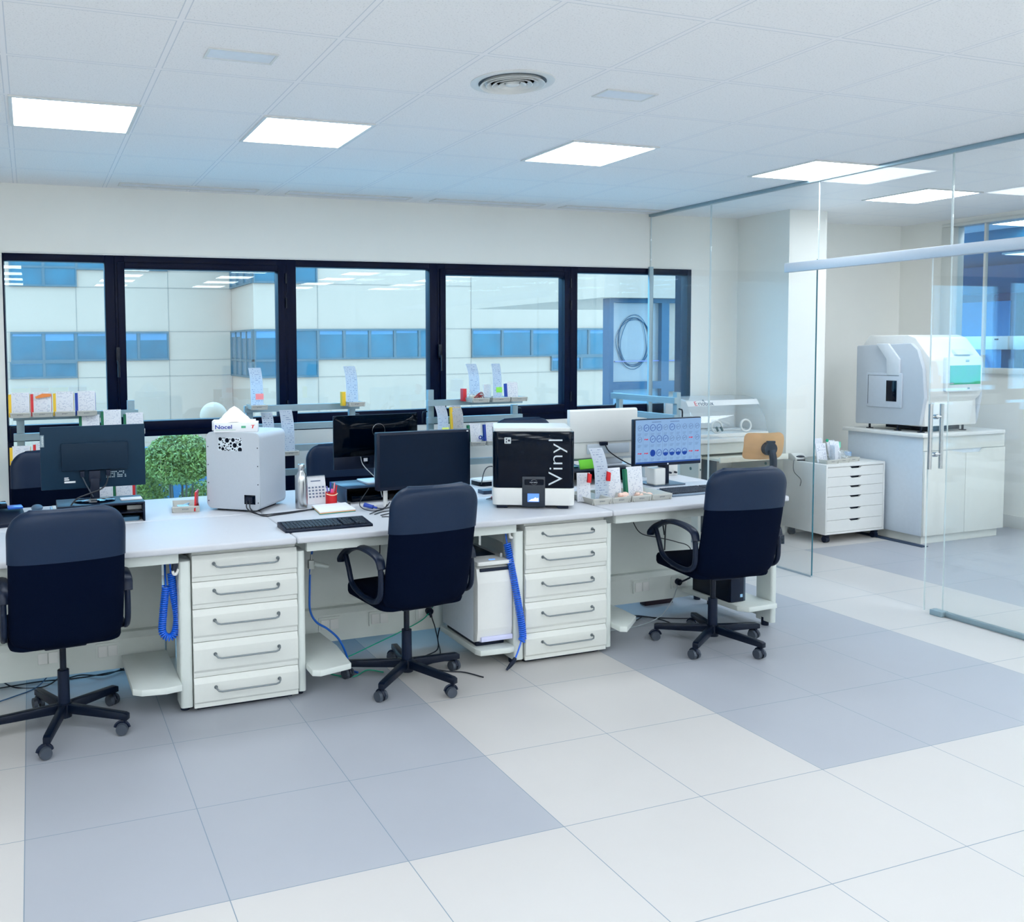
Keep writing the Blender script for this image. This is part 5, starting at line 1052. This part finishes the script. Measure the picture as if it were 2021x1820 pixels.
b = MB(); b.box(-.030, -.010, .20, .55, .20, .50, .008); hp_ = b.build('side_hatch', mat('hatch_grey', (190, 198, 208), .5), gs)
b = MB(); b.box(-.033, -.029, .245, .345, .255, .435, .001); b.build('hatch_window', BLACKG, hp_)
b = MB(); b.box(-.0315, -.0300, .225, .53, .476, .479); b.box(-.0315, -.0300, .526, .529, .225, .476); b.build('hatch_seam', GREYP, hp_)
b = MB(); b.prism(side, 'x', .639, .675, .010); es = b.build('grey_end_cover', GREYM, mm)
b = MB(); b.box(.675, .690, .05, .20, .345, .600, .004); b.build('side_screen', mat('side_screen_navy', (22, 66, 110), .2), es)
b = MB(); b.vbox(.175, .60, -.045, -.019, .345, .640, .02, 4, 'y', .004); fd = b.build('front_door', mat('door_pale', (214, 224, 230), .4), mm)
b = MB(); b.box(.218, .578, -.048, -.044, .405, .565); b.build('lit_window', emit('green_window', (20, 205, 140), .42, (100, 205, 210), 5.), fd)
b = MB(); b.box(.200, .250, -.060, -.044, .412, .424, .003); b.build('latch', STEEL, fd); b = MB(); b.box(.40, .44, -.0465, -.0449, .593, .606); b.box(.395, .445, -.0465, -.0449, .610, .613); b.box(.43, .455, -.0465, -.0449, .365, .378); b.build('door_mark', mat('mark_slate', (110, 150, 156), .5), fd)
b = MB(); b.prism([(-.03, .655), (.01, .69), (.03, .70), (.03, .655)], 'x', .33, .52, .004); b.build('grip_recess', mat('grip_pale', (198, 208, 214), .5), mm)
b = MB(); b.prism([(.02, .07), (.09, .068), (.09, .26), (-.005, .26)], 'x', .10, .555, .004); b.build('lower_tray_door', mat('tray_door', (226, 230, 230), .4), mm)
for x, y in ((.06, .08), (.06, .30), (.06, .58), (.58, .10), (.58, .6)): b = MB(); b.cyl((x, y, 0), (x, y, .006), .028, n=18); b.cyl((x, y, .006), (x, y, .06), .009, n=12); b.build('foot', BLACKP, mm)
b = MB(); b.box(.16, .54, .10, .50, .012, .058); b.build('underside_tray', BLACKM, mm)
# blasting cabinet on its bench
eb = thing('blasting_bench', 'white bench with pull-out board and pierced legs under the clear-hooded blasting box', 'bench', (5.36, 6.30, 0))
b = MB(); b.box(0, .86, -.02, .55, .845, .880, .004); b.build('top', WHITE, eb); b = MB(); b.box(.02, .84, .02, .54, .745, .844, .003); b.build('drawer_box', WHITE2, eb)
b = MB(); b.box(.10, .84, -.14, .30, .700, .720, .003); b.box(.10, .84, -.15, -.13, .69, .735, .003); b.build('pull_out_board', mat('cream_board', (226, 226, 214), .5), eb)
for x in (0, .83): 
    b = MB(); b.box(x, x+.03, 0, .52, 0, .744, .003); lg = b.build('leg_panel', WHITE2, eb)
    b = MB()
    for z in (.30, .42, .52, .62): b.cyl((x-.001, .10, z), (x+.001, .10, z), .014, n=14); b.cyl((x+.014, -.0008, z), (x+.016, .0005, z), .009, n=12)
    b.build('leg_hole', mat('hole_green', (60, 120, 124), .6), lg)
b = MB(); b.box(.28, .42, .25, .4, 0, .69, .01); b.build('dark_ducting', mat('duct_slate', (46, 72, 92), .6), eb)
b = MB(); b.box(.57, .59, -.025, -.020, .80, .86, .002); b.tube([(.58, -.028, .80), (.58, -.04, .76), (.57, -.03, .75)], .004); b.build('catch', STEEL, eb)
xb = thing('blasting_box', 'clear-hooded white blasting box with red and grey lettering behind the glass', 'blasting box', (5.38, 6.36, .88))
b = MB(); b.box(0, .80, 0, .46, 0, .035, .006); b.build('base', WHITE, xb)
b = MB(); hood = [(0.01, .036), (.03, .15), (.155, .325), (.30, .345), (.45, .345), (.45, .036)]
bm = bmesh.new(); A = [bm.verts.new((.01, y, z)) for y, z in hood]; B_ = [bm.verts.new((.80, y, z)) for y, z in hood]
for k in range(5): bm.faces.new((A[k], A[k+1], B_[k+1], B_[k]))
bm.faces.new(A[::-1]); bm.faces.new(B_); bmesh.ops.bevel(bm, geom=[e for e in bm.edges], offset=.012, segments=2, affect='EDGES'); m = MB(); m.bm.free(); m.bm = bm; hd_ = m.build('clear_hood', CLEAR, xb)
b = MB(); b.box(.014, .80, .425, .448, .04, .34); b.build('back_wall', mat('hood_back', (226, 230, 232), .6), xb)
Mh = Matrix.Translation((0, .03, .15)) @ Matrix.Rotation(math.atan2(.175, .125), 4, 'X')
b = MB(); b.box(.01, .80, .150, .205, .0005, .002, M=Mh); b.build('label_strip', mat('strip_white', (236, 238, 240), .5), hd_)
ang = math.atan2(.175, .125)
def onhood(u, v): return (u, .03+math.cos(ang)*v-math.sin(ang)*.003, .15+math.sin(ang)*v+math.cos(ang)*.003)
text('lettering_red', 'E', .062, mat('letter_red', (224, 60, 70), .5), hd_, onhood(.085, .155), (ang, 0, 0)); text('lettering_grey', 'riobox', .062, mat('letter_grey', (70, 96, 120), .5), hd_, onhood(.125, .155), (ang, 0, 0)); 
b = MB(); b.tube([(.196+.006*math.cos(q), onhood(0, .206)[1]+.004*math.sin(q), onhood(0, .206)[2]+.006*math.sin(q)) for q in [2*PI*k/12 for k in range(12)]], .0022, 5, closed=True); b.build('lettering_ring', mat('letter_grey', (70, 96, 120), .5), hd_)
for x in (.24, .56):
    b = MB(); b.tube([(x+.055*math.cos(q), .022+.012*math.sin(q)*.4, .095+.05*math.sin(q)) for q in [2*PI*k/24 for k in range(24)]], .009, 8, closed=True); b.build('glove_port', WHITE, hd_)
b = MB(); b.tube(spline([(.62, .3, .08), (.50, .28, .12), (.36, .24, .14), (.30, .18, .10)], 6), .014, 10); b.box(.36, .70, .18, .30, .037, .05, .004); b.build('inner_fittings', WHITE, xb)
for x in (.215, .265): b = MB(); b.box(x, x+.02, -.008, .0, .05, .095, .003, M=Matrix.Translation((x, 0, .07)) @ Matrix.Rotation(-.5, 4, 'Y') @ Matrix.Translation((-x, 0, -.07))); b.build('dark_tool', mat('tool_green', (50, 80, 84), .5), xb)
o = MB(); 
bm = bmesh.new(); rows = []
for j in range(8):
    rows.append([bm.verts.new((.05+i*.034, -.05+j*.02, (.004+.010*abs(math.sin(i*1.3+j*.7))) - (max(0, (2-j))*.012))) for i in range(9)])
for j in range(7):
    for i in range(8): bm.faces.new((rows[j][i], rows[j][i+1], rows[j+1][i+1], rows[j+1][i]))
bmesh.ops.solidify(bm, geom=bm.faces[:], thickness=.002); o.bm.free(); o.bm = bm; o = o.build('white_cloth', TISSUE); o.location = (5.30, 6.335, .882); tag(o, 'crumpled white cloth lying at the front of the blasting box', 'cloth')
# stool with a ply backrest
stl = thing('stool', 'stool with a beech ply backrest on a black pivot, in the glass room', 'stool', (5.74, 5.93, 0), math.radians(-14))
stl.location = (5.70, 6.02, 0)
bm = bmesh.new(); rows = []
for j in range(17):
    v = math.sin((-1+2*j/16)*PI/2); z = .855+v*.112; hw = .19*(1-.06*v*0) ; r_ = .05
    dz = max(0, abs(v)*.112-(.112-r_)); hw = .175-r_+math.sqrt(max(0, r_*r_-dz*dz))
    rows.append([bm.verts.new(((-1+2*i/12)*hw, -.19+.05*(-1+2*i/12)**2+.02*v*v-.02*v, z)) for i in range(13)])
for j in range(16):
    for i in range(12): bm.faces.new((rows[j][i], rows[j][i+1], rows[j+1][i+1], rows[j+1][i]))
bmesh.ops.solidify(bm, geom=bm.faces[:], thickness=.012); m = MB(); m.bm.free(); m.bm = bm; m.build('ply_backrest', WOOD, stl)
b = MB(); b.cyl((.01, -.235, .84), (.01, -.185, .84), .055, .058, 24); b.box(-.02, .045, -.243, -.21, .885, .905, .004); b.build('pivot', BLACKP, stl)
b = MB(); b.tube(spline([(.015, -.235, .83), (.02, -.255, .74), (.02, -.23, .62), (.01, -.12, .50), (0, -.02, .47)], 6), .026, 10, 1.15); b.sphere((.035, -.235, .665), .03, 8); b.build('back_stem', BLACKP, stl)
b = MB(); b.vbox(-.19, .19, -.17, .19, .475, .515, .09, 6, 'z', .008); b.build('seat', WOOD, stl)
b = MB(); b.cyl((0, 0, .10), (0, 0, .475), .025, n=18); b.build('column', BLACKP, stl)
for k in range(5): a = k*2*PI/5; b = MB(); b.prism([(.018, .07), (.27, .05), (.27, .075), (.018, .11)], 'y', -.018, .018, .003, Matrix.Rotation(a, 4, 'Z')); lg = b.build('leg', BLACKP, stl); b = MB(); b.cyl((.26*math.cos(a), .26*math.sin(a), 0), (.26*math.cos(a), .26*math.sin(a), .05), .018, n=12); b.build('glide', BLACKP, lg)
